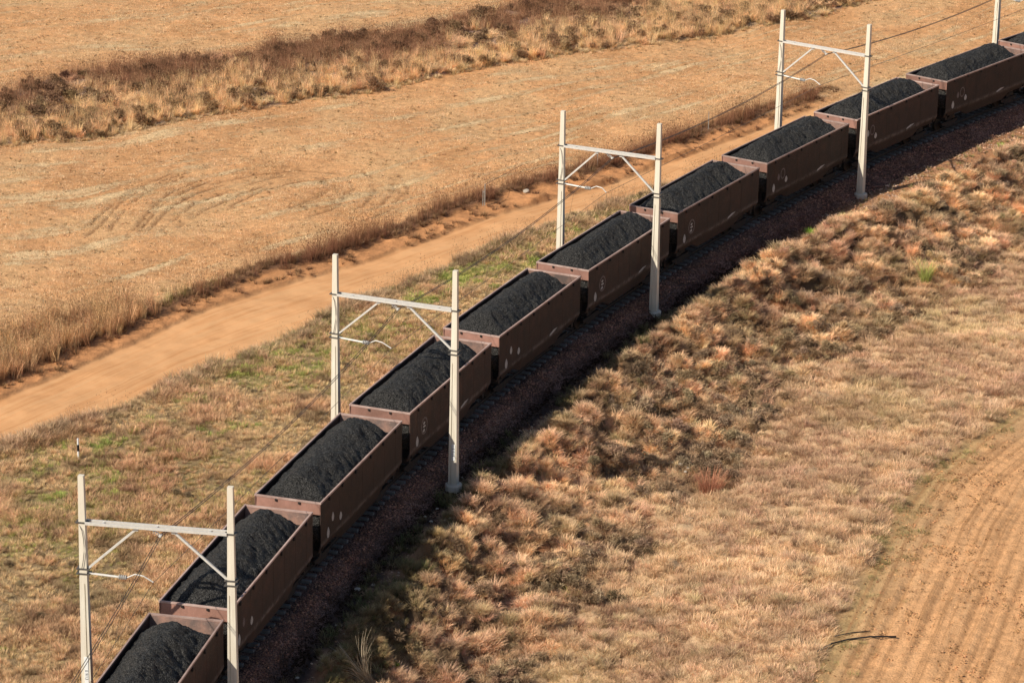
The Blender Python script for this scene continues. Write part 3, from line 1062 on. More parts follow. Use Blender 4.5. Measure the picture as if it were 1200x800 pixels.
arm_tips, hangers = [], []
for j, (lp, rp) in enumerate(pp):
    mid = (lp + rp) / 2
    d = rp - lp
    W = float(np.hypot(*d))
    ang = math.atan2(d[1], d[0])          # local x runs left mast -> right mast; local -y faces the camera side
    root = thing('catenary_portal', PL[j], 'line mast frame', (mid[0], mid[1], 0), ang, 'overhead line frames')
    # height of mast base follows the ground
    for sx in (-1, 1):
        p = pole(root, sx * W / 2, 0, math.pi / 2, None, -1 if sx > 0 else 1)
        # concrete collar
        n = 26
        r = random.Random(j * 2 + sx)
        vs, fs = [], []
        rad = [r.uniform(.93, 1.06) for _ in range(n)]
        for z, k in ((-.7, .42), (ZP + .27, .42), (ZP + .33, .38), (ZP + .335, .1)):
            for q in range(n):
                vs.append((math.cos(2 * math.pi * q / n) * k * rad[q], math.sin(2 * math.pi * q / n) * k * rad[q], z))
        for i in range(3):
            for q in range(n):
                fs.append((i * n + q, i * n + (q + 1) % n, (i + 1) * n + (q + 1) % n, (i + 1) * n + q))
        link('base_collar', np_mesh('base_collar', vs, fs), M['concrete'], p)
        # clamps
        for z in (8.93, 6.93, 6.72):
            t = (z - ZP) / PH
            w, dd = (.44 - .21 * t) / 2 + .02, (.36 - .15 * t) / 2 + .02
            m2 = MB()
            m2.box(-dd, dd, -w, w, z - .035, z + .035)
            m2.box(-dd - .03, dd + .03, -w - .10, -w + .0, z - .02, z + .02)
            m2.box(-dd - .03, dd + .03, w, w + .10, z - .02, z + .02)
            m2.build('clamp', M['clamp'], p)
    # beam: two parallel channels with battens
    zb = 8.93
    be = MB()
    for yy_ in (-.15, .15):
        be.box(-W / 2 + .14, W / 2 - .14, yy_ - .03, yy_ + .03, zb - .06, zb + .06)
    for t in np.linspace(-.36, .36, 3):
        be.box(t * W - .04, t * W + .04, -.108, .108, zb - .03, zb + .03)
    beam = be.build('crossbeam', M['galv'], root)
    for sx, fr in ((-1, .365), (1, .615)):
        br = MB()
        xb = -W / 2 + fr * W
        br.bar((sx * (W / 2 - .17), 0, 6.93), (xb, 0, zb - .12), .09, .09)
        for yy_ in (-.06, .06):
            br.box(xb - .08, xb + .08, yy_ - .01, yy_ + .01, zb - .2, zb - .08)
        br.build('brace', M['galv'], root, bevel=.006)
    # registration arm on the left mast
    am = MB()
    x0 = -W / 2 + .16
    tip = (-W / 2 + .47 * W, 0, 6.55)
    am.tube([(x0, 0, 6.72), (x0 + 1.25, 0, 6.66)], .05, 8)
    arm = am.build('registration_arm', M['galv'], root)
    a2 = MB()
    a2.tube([(x0 + 1.62, 0, 6.66), (x0 + 1.95, 0, 6.83), (x0 + 2.3, 0, 6.78), (tip[0], 0, tip[2])], .028, 8)
    a2.build('steady_arm', M['galv'], root)
    ins = MB()
    ins.tube([(x0 + 1.25, 0, 6.66), (x0 + 1.62, 0, 6.65)], .045, 10)
    for k in range(4):
        xk = x0 + 1.29 + k * .085
        ins.tube([(xk, 0, 6.66), (xk + .035, 0, 6.66)], .10, 14)
    ins.build('insulator', M['porcelain'], arm)
    # suspension set under the beam
    hx = -W / 2 + .525 * W
    hz = 8.60
    h = MB()
    h.tube([(hx - .42, 0, zb - .12), (hx - .12, 0, zb - .20), (hx, 0, hz)], .025, 8)
    hang = h.build('hanger', M['galv'], root)
    h = MB()
    for k in range(3):
        t0, t1 = .25 + .22 * k, .32 + .22 * k
        P = lambda t: (hx - .36 + .34 * t, 0, zb - .14 - .20 * t)
        h.tube([P(t0), P(t1)], .075, 12)
    h.build('insulator', M['porcelain'], hang)
    h = MB()
    h.box(hx - .06, hx + .06, -.10, .10, hz - .05, hz + .03)
    h.build('wire_clamp', M['galv'], hang, bevel=.01)
    # earthing cable on the left mast
    e = MB()
    pts = [(-W / 2 - .20, -.05, 9.0)] + [(-W / 2 + .0 + .14 * math.sin(k / 6 * 3.0) - .05, -.17 - .012 * k * .3, 8.95 - k * .33) for k in range(1, 7)]
    e.tube(pts, .014, 6)
    e.build('earth_cable', M['wire'], root)
    # plate with the mast number on the camera side of the mast
    if j in (0, 1):
        sx = -1 if j == 0 else 1
        zc = 1.75 if j == 1 else 2.6
        t = (zc - ZP) / PH
        wd = (.36 - .15 * t) / 2
        m2 = MB()
        cx = sx * W / 2 + (.045 if j else .03)
        hh = .42 if j else .9
        m2.box(cx - .085, cx + .085, -wd - .026, -wd - .012, zc - hh, zc + hh * (.55 if j == 0 else 1))
        pl = m2.build('label_plate', M['plate'], root)
        make_text('E 9/14' if j == 1 else 'E 9/13', .17, (cx, -wd - .028, zc - (0 if j else .3)), (math.pi / 2, math.pi / 2, 0), M['ink'], pl)
    mw = root.matrix_basis
    ca_, sa_ = math.cos(ang), math.sin(ang)
    arm_tips.append((mid[0] + tip[0] * ca_, mid[1] + tip[0] * sa_, tip[2] - .02))
    hangers.append((mid[0] + hx * ca_, mid[1] + hx * sa_, hz - .02))

bpy.context.view_layer.update()
# continue the wires a frame beyond either end
def extend(P):
    P = [np.array(p) for p in P]
    z = P[0][2]
    # a point on the same relative offset, one span before and after
    s0, o0 = so(np.array([P[0][0]]), np.array([P[0][1]]))
    s1, o1 = so(np.array([P[-1][0]]), np.array([P[-1][1]]))
    out = []
    for s, o in ((s0[0] - 29, o0[0]), (s1[0] + 28, o1[0])):
        x, y, a = track(s)
        out.append(np.array([x + o * math.sin(a), y - o * math.cos(a), z]))
    return [out[0]] + P + [out[1]]


def wire_path(P, sag, dx=0.0):
    pts = []
    for a, b in zip(P[:-1], P[1:]):
        d = (b - a)[:2]; d = d / np.hypot(*d)
        off = np.array([d[1], -d[0], 0]) * dx
        for k in range(14):
            t = k / 14
            p = a * (1 - t) + b * t + off
            p = p.copy(); p[2] -= sag * 4 * t * (1 - t)
            pts.append(tuple(p))
    return pts


HP, AP = extend(hangers), extend(arm_tips)
for dx, lb in ((-.05, 'upper twin suspension wire under the frames, on its dirt road side'), (.05, 'upper twin suspension wire under the frames, on its bank side')):
    mb = MB()
    mb.tube(wire_path(HP, .55, dx), .016, 6)
    tag(mb.build('suspension_wire', M['wire']), lb, 'wire', 'overhead line wires')
mb = MB(); mb.tube(wire_path(AP, .06), .012, 6)
cw = tag(mb.build('contact_wire', M['copper']), 'single lower copper contact wire held by the side arms of the frames', 'wire', 'overhead line wires')
for a, b, c, d in zip(HP[:-1], HP[1:], AP[:-1], AP[1:]):
    for t in (.2, .4, .6, .8):
        p = a * (1 - t) + b * t; p[2] -= .55 * 4 * t * (1 - t)
        q = c * (1 - t) + d * t; q[2] -= .06 * 4 * t * (1 - t)
        m2 = MB(); m2.tube([tuple(p), tuple(q)], .006, 5)
        tag(m2.build('dropper_wire', M['wire']), 'thin vertical dropper joining the suspension wires to the contact wire', 'wire', 'droppers of the overhead line')

# ------------------------------------------------------------------ vegetation building blocks
def blade_mesh(name, n, hgt, spread, width, lean, droop, seed, segs=3, flat=0.0, head=0):
    r = np.random.default_rng(seed)
    V, F, S = [], [], []
    for i in range(n):
        ang = r.uniform(0, 2 * math.pi)
        rad = spread * math.sqrt(r.uniform(0, 1))
        bx_, by_ = rad * math.cos(ang), rad * math.sin(ang)
        dirn = ang + r.normal(0, .7)
        ln = hgt * r.uniform(.55, 1.15)
        le = lean * r.uniform(.3, 1.3) + flat
        w = width * r.uniform(.7, 1.3)
        sx, sy = -math.sin(dirn + r.normal(0, .6)), math.cos(dirn + r.normal(0, .6))
        b = len(V)
        px_, py_, pz_ = bx_, by_, -.05
        el = math.pi / 2 - le
        br = r.uniform(.65, 1.3)
        for k in range(segs + 1):
            t = k / segs
            ww = w * (1 - .75 * t)
            V.append((px_ - sx * ww, py_ - sy * ww, pz_)); V.append((px_ + sx * ww, py_ + sy * ww, pz_))
            v = (.55 + .78 * t) * br
            S.append(v); S.append(v)
            st = ln / segs
            px_ += math.cos(el) * math.cos(dirn) * st; py_ += math.cos(el) * math.sin(dirn) * st; pz_ += math.sin(el) * st
            pz_ = max(pz_, .02)
            el -= droop * r.uniform(.6, 1.3) / segs
        for k in range(segs):
            q = b + k * 2
            F.append((q, q + 1, q + 3, q + 2))
        if head:
            q = len(V)
            hh = head
            for (a_, c_) in ((sx, sy), (-sy, sx)):
                q = len(V)
                V.extend([(px_ - a_ * hh * .3, py_ - c_ * hh * .3, pz_ - hh), (px_ + a_ * hh * .3, py_ + c_ * hh * .3, pz_ - hh * .4), (px_ + a_ * .01, py_ + c_ * .01, pz_ + hh), (px_ - a_ * .05 * hh, py_ - c_ * .05 * hh, pz_ + hh * .6)])
                S.extend([.7 * br] * 4)
                F.append((q, q + 1, q + 2, q + 3))
    me = np_mesh(name, V, F)
    S = np.array(S)
    ca = me.color_attributes.new('shade3', 'FLOAT_COLOR', 'POINT')
    ca.data.foreach_set('color', np.stack([S, S, S, np.ones(len(S))], 1).ravel().astype(np.float32))
    return me


def leafy_mesh(name, n, rad, hgt, leaf, seed):
    """low twiggy bush: short leaf faces through an uneven volume"""
    r = np.random.default_rng(seed)
    V, F, S = [], [], []
    lob = [(r.normal(0, rad * .45), r.normal(0, rad * .45), hgt * r.uniform(.35, .75), rad * r.uniform(.35, .6)) for _ in range(5)]
    for i in range(n):
        l = lob[r.integers(5)]
        d = r.normal(0, 1, 3); d /= np.linalg.norm(d)
        k = l[3] * r.uniform(.55, 1.05)
        p = np.array([l[0], l[1], l[2]]) + d * np.array([k, k, k * .8])
        p[2] = max(p[2], .03)
        a = d + r.normal(0, .6, 3); a /= np.linalg.norm(a)
        b_ = np.cross(a, r.normal(0, 1, 3)); b_ /= np.linalg.norm(b_)
        L = leaf * r.uniform(.6, 1.5)
        q = len(V)
        V.extend([tuple(p - b_ * L * .16), tuple(p + b_ * L * .16), tuple(p + a * L)])
        v = (.55 + .5 * p[2] / hgt) * r.uniform(.6, 1.3)
        S.extend([v * .8, v * .8, v * 1.1]); F.append((q, q + 1, q + 2))
    me = np_mesh(name, V, F)
    S = np.array(S)
    ca = me.color_attributes.new('shade3', 'FLOAT_COLOR', 'POINT')
    ca.data.foreach_set('color', np.stack([S, S, S, np.ones(len(S))], 1).ravel().astype(np.float32))
    return me


def gravel_mesh(name, seed):
    """a handful of loose angular stones"""
    r = np.random.default_rng(seed)
    V, F, S = [], [], []
    base = [(1, 0, 0), (0, 1, 0), (-1, 0, 0), (0, -1, 0), (0, 0, .8), (0, 0, -.5)]
    fc = [(0, 1, 4), (1, 2, 4), (2, 3, 4), (3, 0, 4), (1, 0, 5), (2, 1, 5), (3, 2, 5), (0, 3, 5)]
    for i in range(9):
        a = r.uniform(0, 6.28); R_ = r.uniform(.018, .045) * (1.6 if i == 0 else 1)
        cx, cy = r.normal(0, .13, 2)
        b = len(V); v = r.uniform(.4, 1.3)
        for p in base:
            q = np.array(p) * R_ * r.uniform(.7, 1.3)
            V.append((cx + q[0] * math.cos(a) - q[1] * math.sin(a), cy + q[0] * math.sin(a) + q[1] * math.cos(a), .015 + q[2])); S.append(v)
        F += [tuple(b + k for k in f) for f in fc]
    me = np_mesh(name, V, F)
    S = np.array(S)
    ca = me.color_attributes.new('shade3', 'FLOAT_COLOR', 'POINT')
    ca.data.foreach_set('color', np.stack([S, S, S, np.ones(len(S))], 1).ravel().astype(np.float32))
    return me


def variants(name, meshes):
    col = bpy.data.collections.new(name)
    for k, me in enumerate(meshes):
        me.materials.append(M['blade'])
        o = bpy.data.objects.new(me.name, me)
        col.objects.link(o)
    return col


VC = {
 'tuft': variants('tuft_variants', [blade_mesh('tuft', 46, .48, .16, .011, .35, 1.1, 200 + k) for k in range(4)]),
 'tussock': variants('tussock_variants', [blade_mesh('tussock', 110, .56, .26, .011, .5, 1.2, 220 + k, 3) for k in range(4)]),
 'mat': variants('mat_variants', [blade_mesh('mat', 60, .42, .45, .012, .75, .9, 240 + k, 2) for k in range(4)]),
 'reed': variants('reed_variants', [blade_mesh('reed', 40, 1.25, .25, .012, .10, .35, 260 + k, 3, 0, .05) for k in range(4)]),
 'stalk': variants('stalk_variants', [blade_mesh('stalk', 15, 1.0, .28, .009, .12, .3, 280 + k, 3, 0, .045) for k in range(4)]),
 'bush': variants('bush_variants', [leafy_mesh('bush', 620, .42, .62, .11, 300 + k) for k in range(4)]),
 'scrub': variants('scrub_variants', [leafy_mesh('scrub', 420, .36, .62, .13, 360 + k) for k in range(5)]),
 'gravel': variants('gravel_variants', [gravel_mesh('gravel', 380 + k) for k in range(4)]),
 'green': variants('green_variants', [blade_mesh('green', 70, .22, .28, .012, .3, .8, 320 + k, 2) for k in range(3)]),
 'straw': variants('straw_variants', [blade_mesh('straw', 20, .15, .45, .007, 1.35, .1, 340 + k, 1) for k in range(4)]),
}
for me in bpy.data.meshes:
    if me.name.startswith('straw'):
        a = me.color_attributes['shade3']
        n = len(me.vertices)
        v = np.repeat(rng.uniform(.55, 1.25, n // 4 + 1), 4)[:n]
        a.data.foreach_set('color', np.stack([v, v, v, np.ones(n)], 1).ravel().astype(np.float32))
        co = np.empty(n * 3); me.vertices.foreach_get('co', co); co[2::3] += .065; me.vertices.foreach_set('co', co)


def scatter(name, label, cat, X, Y, tint, scale, var, lift=0.0, tilt=None):
    """a mass of plants: one point cloud whose points carry the plants"""
    n = len(X)
    Zz = height(X, Y) + lift
    me = bpy.data.meshes.new(name)
    me.vertices.add(n)
    me.vertices.foreach_set('co', np.stack([X, Y, Zz], 1).ravel())
    def put(nm, typ, key, arr):
        a = me.attributes.new(nm, typ, 'POINT'); a.data.foreach_set(key, arr.ravel().astype(np.float32 if typ != 'INT' else np.int32))
    put('tint', 'FLOAT_VECTOR', 'vector', tint)
    rot = np.stack([rng.normal(0, .12, n), rng.normal(0, .12, n), rng.uniform(0, 6.283, n)], 1)
    put('rot', 'FLOAT_VECTOR', 'vector', rot)
    put('scl', 'FLOAT_VECTOR', 'vector', np.stack([scale * rng.uniform(.85, 1.15, n), scale * rng.uniform(.85, 1.15, n), scale * rng.uniform(.8, 1.2, n)], 1))
    put('pick', 'INT', 'value', rng.integers(0, 8, n))
    o = link(name, me)
    me.materials.append(M['blade'])
    ng = bpy.data.node_groups.new(name, 'GeometryNodeTree')
    ng.interface.new_socket('Geometry', in_out='INPUT', socket_type='NodeSocketGeometry')
    ng.interface.new_socket('Geometry', in_out='OUTPUT', socket_type='NodeSocketGeometry')
    gi, go = ng.nodes.new('NodeGroupInput'), ng.nodes.new('NodeGroupOutput')
    ip = ng.nodes.new('GeometryNodeInstanceOnPoints')
    ci = ng.nodes.new('GeometryNodeCollectionInfo')
    ci.inputs['Collection'].default_value = VC[var]
    ci.inputs['Separate Children'].default_value = True
    ci.inputs['Reset Children'].default_value = True
    ip.inputs['Pick Instance'].default_value = True
    L = ng.links.new
    L(gi.outputs[0], ip.inputs['Points']); L(ci.outputs[0], ip.inputs['Instance'])
    for nm, typ, sock in (('rot', 'FLOAT_VECTOR', 'Rotation'), ('scl', 'FLOAT_VECTOR', 'Scale'), ('pick', 'INT', 'Instance Index')):
        na = ng.nodes.new('GeometryNodeInputNamedAttribute'); na.data_type = typ
        na.inputs['Name'].default_value = nm
        L(na.outputs['Attribute'], ip.inputs[sock])
    L(ip.outputs[0], go.inputs[0])
    md = o.modifiers.new('plants', 'NODES'); md.node_group = ng
    tag(o, label, cat, None, 'stuff')
    return o


# candidate points over the area in and around the view
def cand(density):
    n = int(density * 92 * 150)
    X = rng.uniform(-46, 46, n); Y = rng.uniform(113, 263, n)
    k = abs(X) < .165 * Y + 5
    return X[k], Y[k]


def cmix(c0, c1, t): return np.array(c0)[None] * (1 - t[:, None]) + np.array(c1)[None] * t[:, None]


def jit(c, n, a=.22):
    return c * rng.uniform(1 - a, 1 + a, n)[:, None] * rng.uniform(.94, 1.06, (n, 3))


STRAW, PALE, PINK, RUST, OLIVE, GREEN, DARK, GREY = (.66, .46, .24), (.76, .58, .34), (.56, .36, .21), (.42, .215, .125), (.30, .26, .11), (.19, .26, .05), (.17, .10, .07), (.40, .29, .19)

# verge between road and track
X, Y = cand(32)
z = zones(X, Y)
d = np.where(z['dn'] > -2.2, .95, .75)
k = (z['verge'] > .5) & (z['o'] < -2.9) & (z['o'] > -40) & (rng.uniform(0, 1, len(X)) < d * (.35 + 1.1 * fbm(X * .5, Y * .5, 71)))
X, Y, o_, dn, s_ = X[k], Y[k], z['o'][k], z['dn'][k], z['s'][k]
n = len(X)
g = fbm(X * .16, Y * .16, 44); g2 = fbm(X * .9, Y * .9, 32)
t = sm(.35, .65, fbm(X * .45, Y * .45, 72))
c = cmix((.84, .60, .33), (.72, .46, .27), t)
c = c * (1 - (sm(.55, .7, fbm(X * .7, Y * .7, 73)) * .45)[:, None])  # darker clumps
gg = sm(.46, .60, g + (g2 - .5) * .5) * sm(.3, .7, rng.uniform(0, 1, n))
c = c * (1 - gg[:, None] * .9) + np.array((.40, .46, .10))[None] * gg[:, None] * .9
rr = sm(.55, .68, fbm(X * .13 + 4, Y * .13, 75)) * sm(62, 50, s_ * -1 + 120) * 0
edge = sm(-2.6, -.6, dn)
c = c * (1 - edge[:, None] * .6) + np.array(GREY)[None] * edge[:, None] * .6
sc = (.55 + .6 * t) * (1 - .45 * gg) * (.8 + .5 * edge)
m = rng.uniform(0, 1, n)
rp = np.exp(-(((X + 16.8) / 3.0) ** 2 + ((Y - 148) / 5.0) ** 2)) * .8
c = c * (1 - rp[:, None] * .7) + np.array((.56, .29, .17))[None] * rp[:, None] * .7
a = (m >= .88) & (gg < .5)
scatter('verge_tussocks', 'rounded straw tussocks between the dirt road and the train', 'grass', X[a], Y[a], jit(c[a], a.sum()), sc[a] * .75, 'tussock')
a = m < .50
scatter('verge_grass', 'mixed dry straw and green grass between the dirt road and the train', 'grass', X[a], Y[a], jit(c[a], a.sum()), sc[a] * .95, 'tuft')
a = (m >= .50) & (m < .88)
scatter('verge_grass_mat', 'low matted dry grass between the dirt road and the train', 'grass', X[a], Y[a], jit(c[a] * .95, a.sum()), sc[a] * .95, 'mat')
X, Y = cand(16)
z = zones(X, Y)
bandg = np.exp(-((z['dn'] + 4.2) / 2.4) ** 2) * sm(-24, -18, X) + .45 * np.exp(-((z['dn'] + 9.5) / 2.0) ** 2)
k = (z['verge'] > .5) & (z['o'] < -3.2) & (rng.uniform(0, 1, len(X)) < .8 * bandg * sm(.47, .60, fbm(X * .55, Y * .55, 141, 3)))
X, Y = X[k], Y[k]
scatter('verge_greens', 'low fresh green plants in patches in the grass beside the dirt road', 'green plants', X, Y, jit(cmix((.30, .38, .09), (.50, .48, .16), rng.uniform(0, 1, len(X))), len(X)), rng.uniform(.6, 1.2, len(X)), 'green')
# weeds with seed heads along the road edge
X, Y = cand(5)
z = zones(X, Y)
k = (z['verge'] > .4) & (z['dn'] > -1.7) & (z['o'] < -3.5) & (rng.uniform(0, 1, len(X)) < .75 * sm(.35, .6, fbm(X * .3, Y * .3, 77)))
X, Y = X[k], Y[k]
scatter('roadside_weeds', 'dark dry weeds with seed heads along the near edge of the dirt road', 'weeds', X, Y, jit(cmix((.42, .28, .17), (.30, .19, .12), rng.uniform(0, 1, len(X))), len(X)), rng.uniform(.5, .95, len(X)), 'stalk')
X, Y = cand(3)
z = zones(X, Y)
k = (z['verge'] > .4) & (z['o'] < -4) & (rng.uniform(0, 1, len(X)) < .04 * sm(.45, .6, fbm(X * .3, Y * .3, 78)))
X, Y = X[k], Y[k]
scatter('verge_bushes', 'small grey brown bushes scattered in the verge grass', 'bushes', X, Y, jit(cmix((.32, .24, .14), (.44, .32, .19), rng.uniform(0, 1, len(X))), len(X)), rng.uniform(.3, .65, len(X)), 'bush')

# weed line beyond the road
X, Y = cand(26)
z = zones(X, Y)
k = (z['weed'] > .35) & (z['o'] < -2.8) & (rng.uniform(0, 1, len(X)) < .10 + .9 * sm(.36, .58, fbm(X * .45, Y * .6, 81)) * (1 - .5 * sm(.6, 2.6, z['dw'])))
X, Y, dw = X[k], Y[k], z['dw'][k]
t = rng.uniform(0, 1, len(X))
c = cmix((.34, .165, .10), (.52, .30, .16), t * sm(-.3, 2.4, dw))
lefty = sm(-17, -23, X) if False else 1 - sm(-25, -16, X)
c = c * (1 - lefty[:, None] * .7) + np.array((.72, .47, .25))[None] * lefty[:, None] * .7
gp_ = (1 - sm(1.2, 3.0, abs(X + 18.5))) * (1 - sm(.5, 1.4, abs(dw - 1.7)))
c = c * (1 - gp_[:, None] * .8) + np.array(GREEN)[None] * gp_[:, None] * .8
scatter('field_edge_weeds', 'rust brown tall weeds lining the field beyond the dirt road', 'weeds', X, Y, jit(c, len(X)), (.30 + .75 * t * t + .25 * fbm(X * .6, Y * .6, 82)) * (1 - .55 * gp_) * (1 - .35 * lefty), 'stalk')
X, Y = cand(9)
z = zones(X, Y)
k = (((z['weed'] > .3) | ((z['berm'] > .3) & (rng.uniform(0, 1, len(X)) < .55 * sm(.4, .6, fbm(X * .5, Y * .5, 131))))) & (z['o'] < -2.8)) & (rng.uniform(0, 1, len(X)) < .75)
X, Y, dw = X[k], Y[k], z['dw'][k]
t = rng.uniform(0, 1, len(X))
scatter('field_edge_grass', 'dry red brown grass at the foot of the field edge weeds', 'grass', X, Y, jit(cmix((.40, .24, .13), (.28, .16, .09), t), len(X)), .5 + .4 * t, 'tuft')
# tall pale reeds at the left end of the weed line
X, Y = cand(16)
z = zones(X, Y)
zone = (X < -20.5 + rng.normal(0, 1.2, len(X))) & (z['dw'] > -.3) & (z['dw'] < 4.2 + (-19 - X) * .55)
k = zone & (z['o'] < -3) & (rng.uniform(0, 1, len(X)) < .75 * sm(.3, .55, fbm(X * .5, Y * .5, 83)))
X, Y = X[k], Y[k]
scatter('tall_reeds', 'tall straw coloured reeds beside the road at the left edge', 'reeds', X, Y, jit(cmix((.88, .62, .34), (.55, .31, .17), rng.uniform(0, 1, len(X))), len(X), .3), rng.uniform(.4, 1.0, len(X)), 'reed')

# wide brush strip between the two fields
X, Y = cand(15)
z = zones(X, Y)
k = (z['strip'] > .35) & (z['o'] < -6) & (rng.uniform(0, 1, len(X)) < .5 + .5 * sm(.32, .52, fbm(X * .4, Y * .7, 132)))
X, Y, dl, dh = X[k], Y[k], z['dl'][k], z['dh'][k]
f = dl / np.maximum(dl - dh, .5)          # 0 at the low edge, 1 at the high edge
nn = fbm(X * .3, Y * .3, 85)
darkp = sm(.30, .75, f + (nn - .5) * 1.2)
wet = sm(.56, .66, fbm(X * .22 + 9, Y * .22, 41))
u = rng.uniform(0, 1, len(X))
a = (darkp > u) & (wet < .7)
scatter('dark_brush', 'dark rust brown brush along the upper side of the strip between the fields', 'brush', X[a], Y[a], jit(cmix((.60, .33, .19), (.34, .18, .105), rng.uniform(0, 1, a.sum())), a.sum()), rng.uniform(.5, 1.05, a.sum()), 'stalk')
a = (darkp <= u) & (wet < .5) & (rng.uniform(0, 1, len(X)) < .42)
scatter('pale_reeds', 'pale straw clumps along the lower side of the strip between the fields', 'reeds', X[a], Y[a], jit(cmix((.98, .70, .38), (.84, .54, .31), rng.uniform(0, 1, a.sum())), a.sum()), rng.uniform(.3, .85, a.sum()), 'reed')
a = rng.uniform(0, 1, len(X)) < .20
scatter('strip_tussocks', 'rounded dry tussocks in the strip between the fields', 'grass', X[a], Y[a], jit(cmix((.94, .63, .35), (.50, .28, .17), darkp[a] * .9), a.sum()), rng.uniform(.6, 1.3, a.sum()), 'tussock')
a = rng.uniform(0, 1, len(X)) < .045
scatter('strip_bushes', 'small dark bushes in the strip between the fields', 'bushes', X[a], Y[a], jit(cmix((.40, .25, .14), (.24, .14, .085), darkp[a]), a.sum()), rng.uniform(.7, 1.4, a.sum()), 'bush')
# pale fringe of short grass on the low edge
X, Y = cand(14)
z = zones(X, Y)
k = (z['dl'] > -.6) & (z['dl'] < 1.4) & (z['o'] < -6) & (rng.uniform(0, 1, len(X)) < .8)
X, Y = X[k], Y[k]
scatter('strip_fringe', 'short pale grass fringing the stubble field below the strip', 'grass', X, Y, jit(cmix(PALE, STRAW, rng.uniform(0, 1, len(X))), len(X)), rng.uniform(.4, .8, len(X)), 'tuft')

# straw litter in the stubble
X, Y = cand(9)
z = zones(X, Y)
cov = fbm(X * .06, z['dw'] * .5, 91)
k = (z['stub'] > .5) & (z['o'] < -3) & (rng.uniform(0, 1, len(X)) < .25 + 1.3 * sm(.42, .62, cov)) & (rut_mask(X, Y) < .3)
X, Y = X[k], Y[k]
scatter('straw_litter', 'pale cut straw strewn over the stubble field', 'straw', X, Y, jit(np.tile(np.array([.94, .69, .42]), (len(X), 1)), len(X), .3), rng.uniform(.6, 1.1, len(X)), 'straw')
# tiny green and dark weeds dotted over the fields
X, Y = cand(.6)
z = zones(X, Y)
k = (z['stub'] > .7) & (z['o'] < -4)
X, Y = X[k], Y[k]
scatter('field_weeds', 'tiny low weeds dotted over the stubble field', 'weeds', X, Y, jit(cmix((.16, .15, .05), (.17, .09, .05), rng.uniform(0, 1, len(X))), len(X)), rng.uniform(.10, .5, len(X)) ** 1.3, 'green')

X, Y = cand(9)
z = zones(X, Y)
kp = (z['plough'] > .6) & (rng.uniform(0, 1, len(X)) < .15 + .6 * sm(.45, .65, fbm(X * .5, Y * .25, 151)))
ks = (z['stub'] > .6) & (z['o'] < -3) & (rng.uniform(0, 1, len(X)) < .16)
for k, nm, lb, c0, c1 in ((kp, 'ploughed_clods', 'small earth clods lying on the ploughed orange soil', (.66, .38, .19), (.36, .19, .09)),
                          (ks, 'stubble_clods', 'small clods and dark stubs among the cut straw', (.66, .40, .21), (.42, .24, .12))):
    n = int(k.sum())
    scatter(nm, lb, 'clods', X[k], Y[k], jit(cmix(c0, c1, rng.uniform(0, 1, n)), n), rng.uniform(.5, 1.3, n), 'gravel')

# bank to the right of the track
X, Y = cand(24)
z = zones(X, Y)
lim = 9.5 + (fbm(X * .2, Y * .2, 93) - .5) * 7 + rng.normal(0, 1.0, len(X)) + 2.5 * sm(80, 120, z['s'])
o_ = z['o']
_wx, _wy = X + (fbm(X * .8, Y * .8, 24, 2) - .5) * 1.6, Y + (fbm(X * .8, Y * .8, 25, 2) - .5) * 1.6
cl = np.maximum(mounds(_wx, _wy, 1.5, 70), mounds(_wx * 1.03 + 5, _wy, .8, 80) * .75)
k = (z['bank'] > .5) & (o_ < lim) & (rng.uniform(0, 1, len(X)) < .07 + 1.2 * sm(.06, .40, cl))
X1, Y1, o1, cl1, s1 = X[k], Y[k], o_[k], cl[k], z['s'][k]
n = len(X1)
t = sm(.35, .65, fbm(X1 * .35, Y1 * .35, 95))
c = cmix((.93, .64, .38), (.72, .47, .30), t)
hue = vn(X1 / 1.1, Y1 / 1.1, 111); hue2 = vn(X1 / 1.3 + 40, Y1 / 1.3, 112)
brn = sm(.58, .72, hue); olv = sm(.62, .76, hue2)
c = c * (1 - brn[:, None] * .65) + np.array((.42, .26, .15))[None] * brn[:, None] * .65
c = c * (1 - olv[:, None] * .5) + np.array((.46, .37, .20))[None] * olv[:, None] * .5
c = c * (.22 + .95 * sm(.05, .5, cl1))[:, None]  # tint darkened between the cushions, painting in the shade of the gaps
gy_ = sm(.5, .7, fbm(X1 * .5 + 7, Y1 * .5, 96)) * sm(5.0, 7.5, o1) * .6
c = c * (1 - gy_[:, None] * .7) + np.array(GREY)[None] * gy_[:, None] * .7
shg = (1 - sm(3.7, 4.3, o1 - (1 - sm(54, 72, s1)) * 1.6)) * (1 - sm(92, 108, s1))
c = c * (1 - shg[:, None] * .6) + np.array(OLIVE)[None] * .8 * shg[:, None] * .6  # train's shade put into the tint: darker olive inside the shadow edge
sc = (.45 + .55 * sm(.05, .6, cl1)) * rng.uniform(.8, 1.25, n) * (1 - .35 * shg)
m = rng.uniform(0, 1, n)
a = m < .62
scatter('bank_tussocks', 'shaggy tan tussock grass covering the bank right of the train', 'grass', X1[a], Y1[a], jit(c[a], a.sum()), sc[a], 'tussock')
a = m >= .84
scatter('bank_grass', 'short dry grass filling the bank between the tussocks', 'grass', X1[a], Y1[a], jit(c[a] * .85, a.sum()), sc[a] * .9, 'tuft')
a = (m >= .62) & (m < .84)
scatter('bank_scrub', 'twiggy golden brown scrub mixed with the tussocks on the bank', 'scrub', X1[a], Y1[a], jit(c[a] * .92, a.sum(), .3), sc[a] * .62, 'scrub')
X, Y = cand(2.6)
z = zones(X, Y)
o_ = z['o']
k = (z['bank'] > .6) & (o_ > 5.0) & (o_ < lim.mean() + 3 * fbm(X * .2, Y * .2, 97)) & (rng.uniform(0, 1, len(X)) < .95 * sm(.44, .58, fbm(X * .35, Y * .35, 98)))
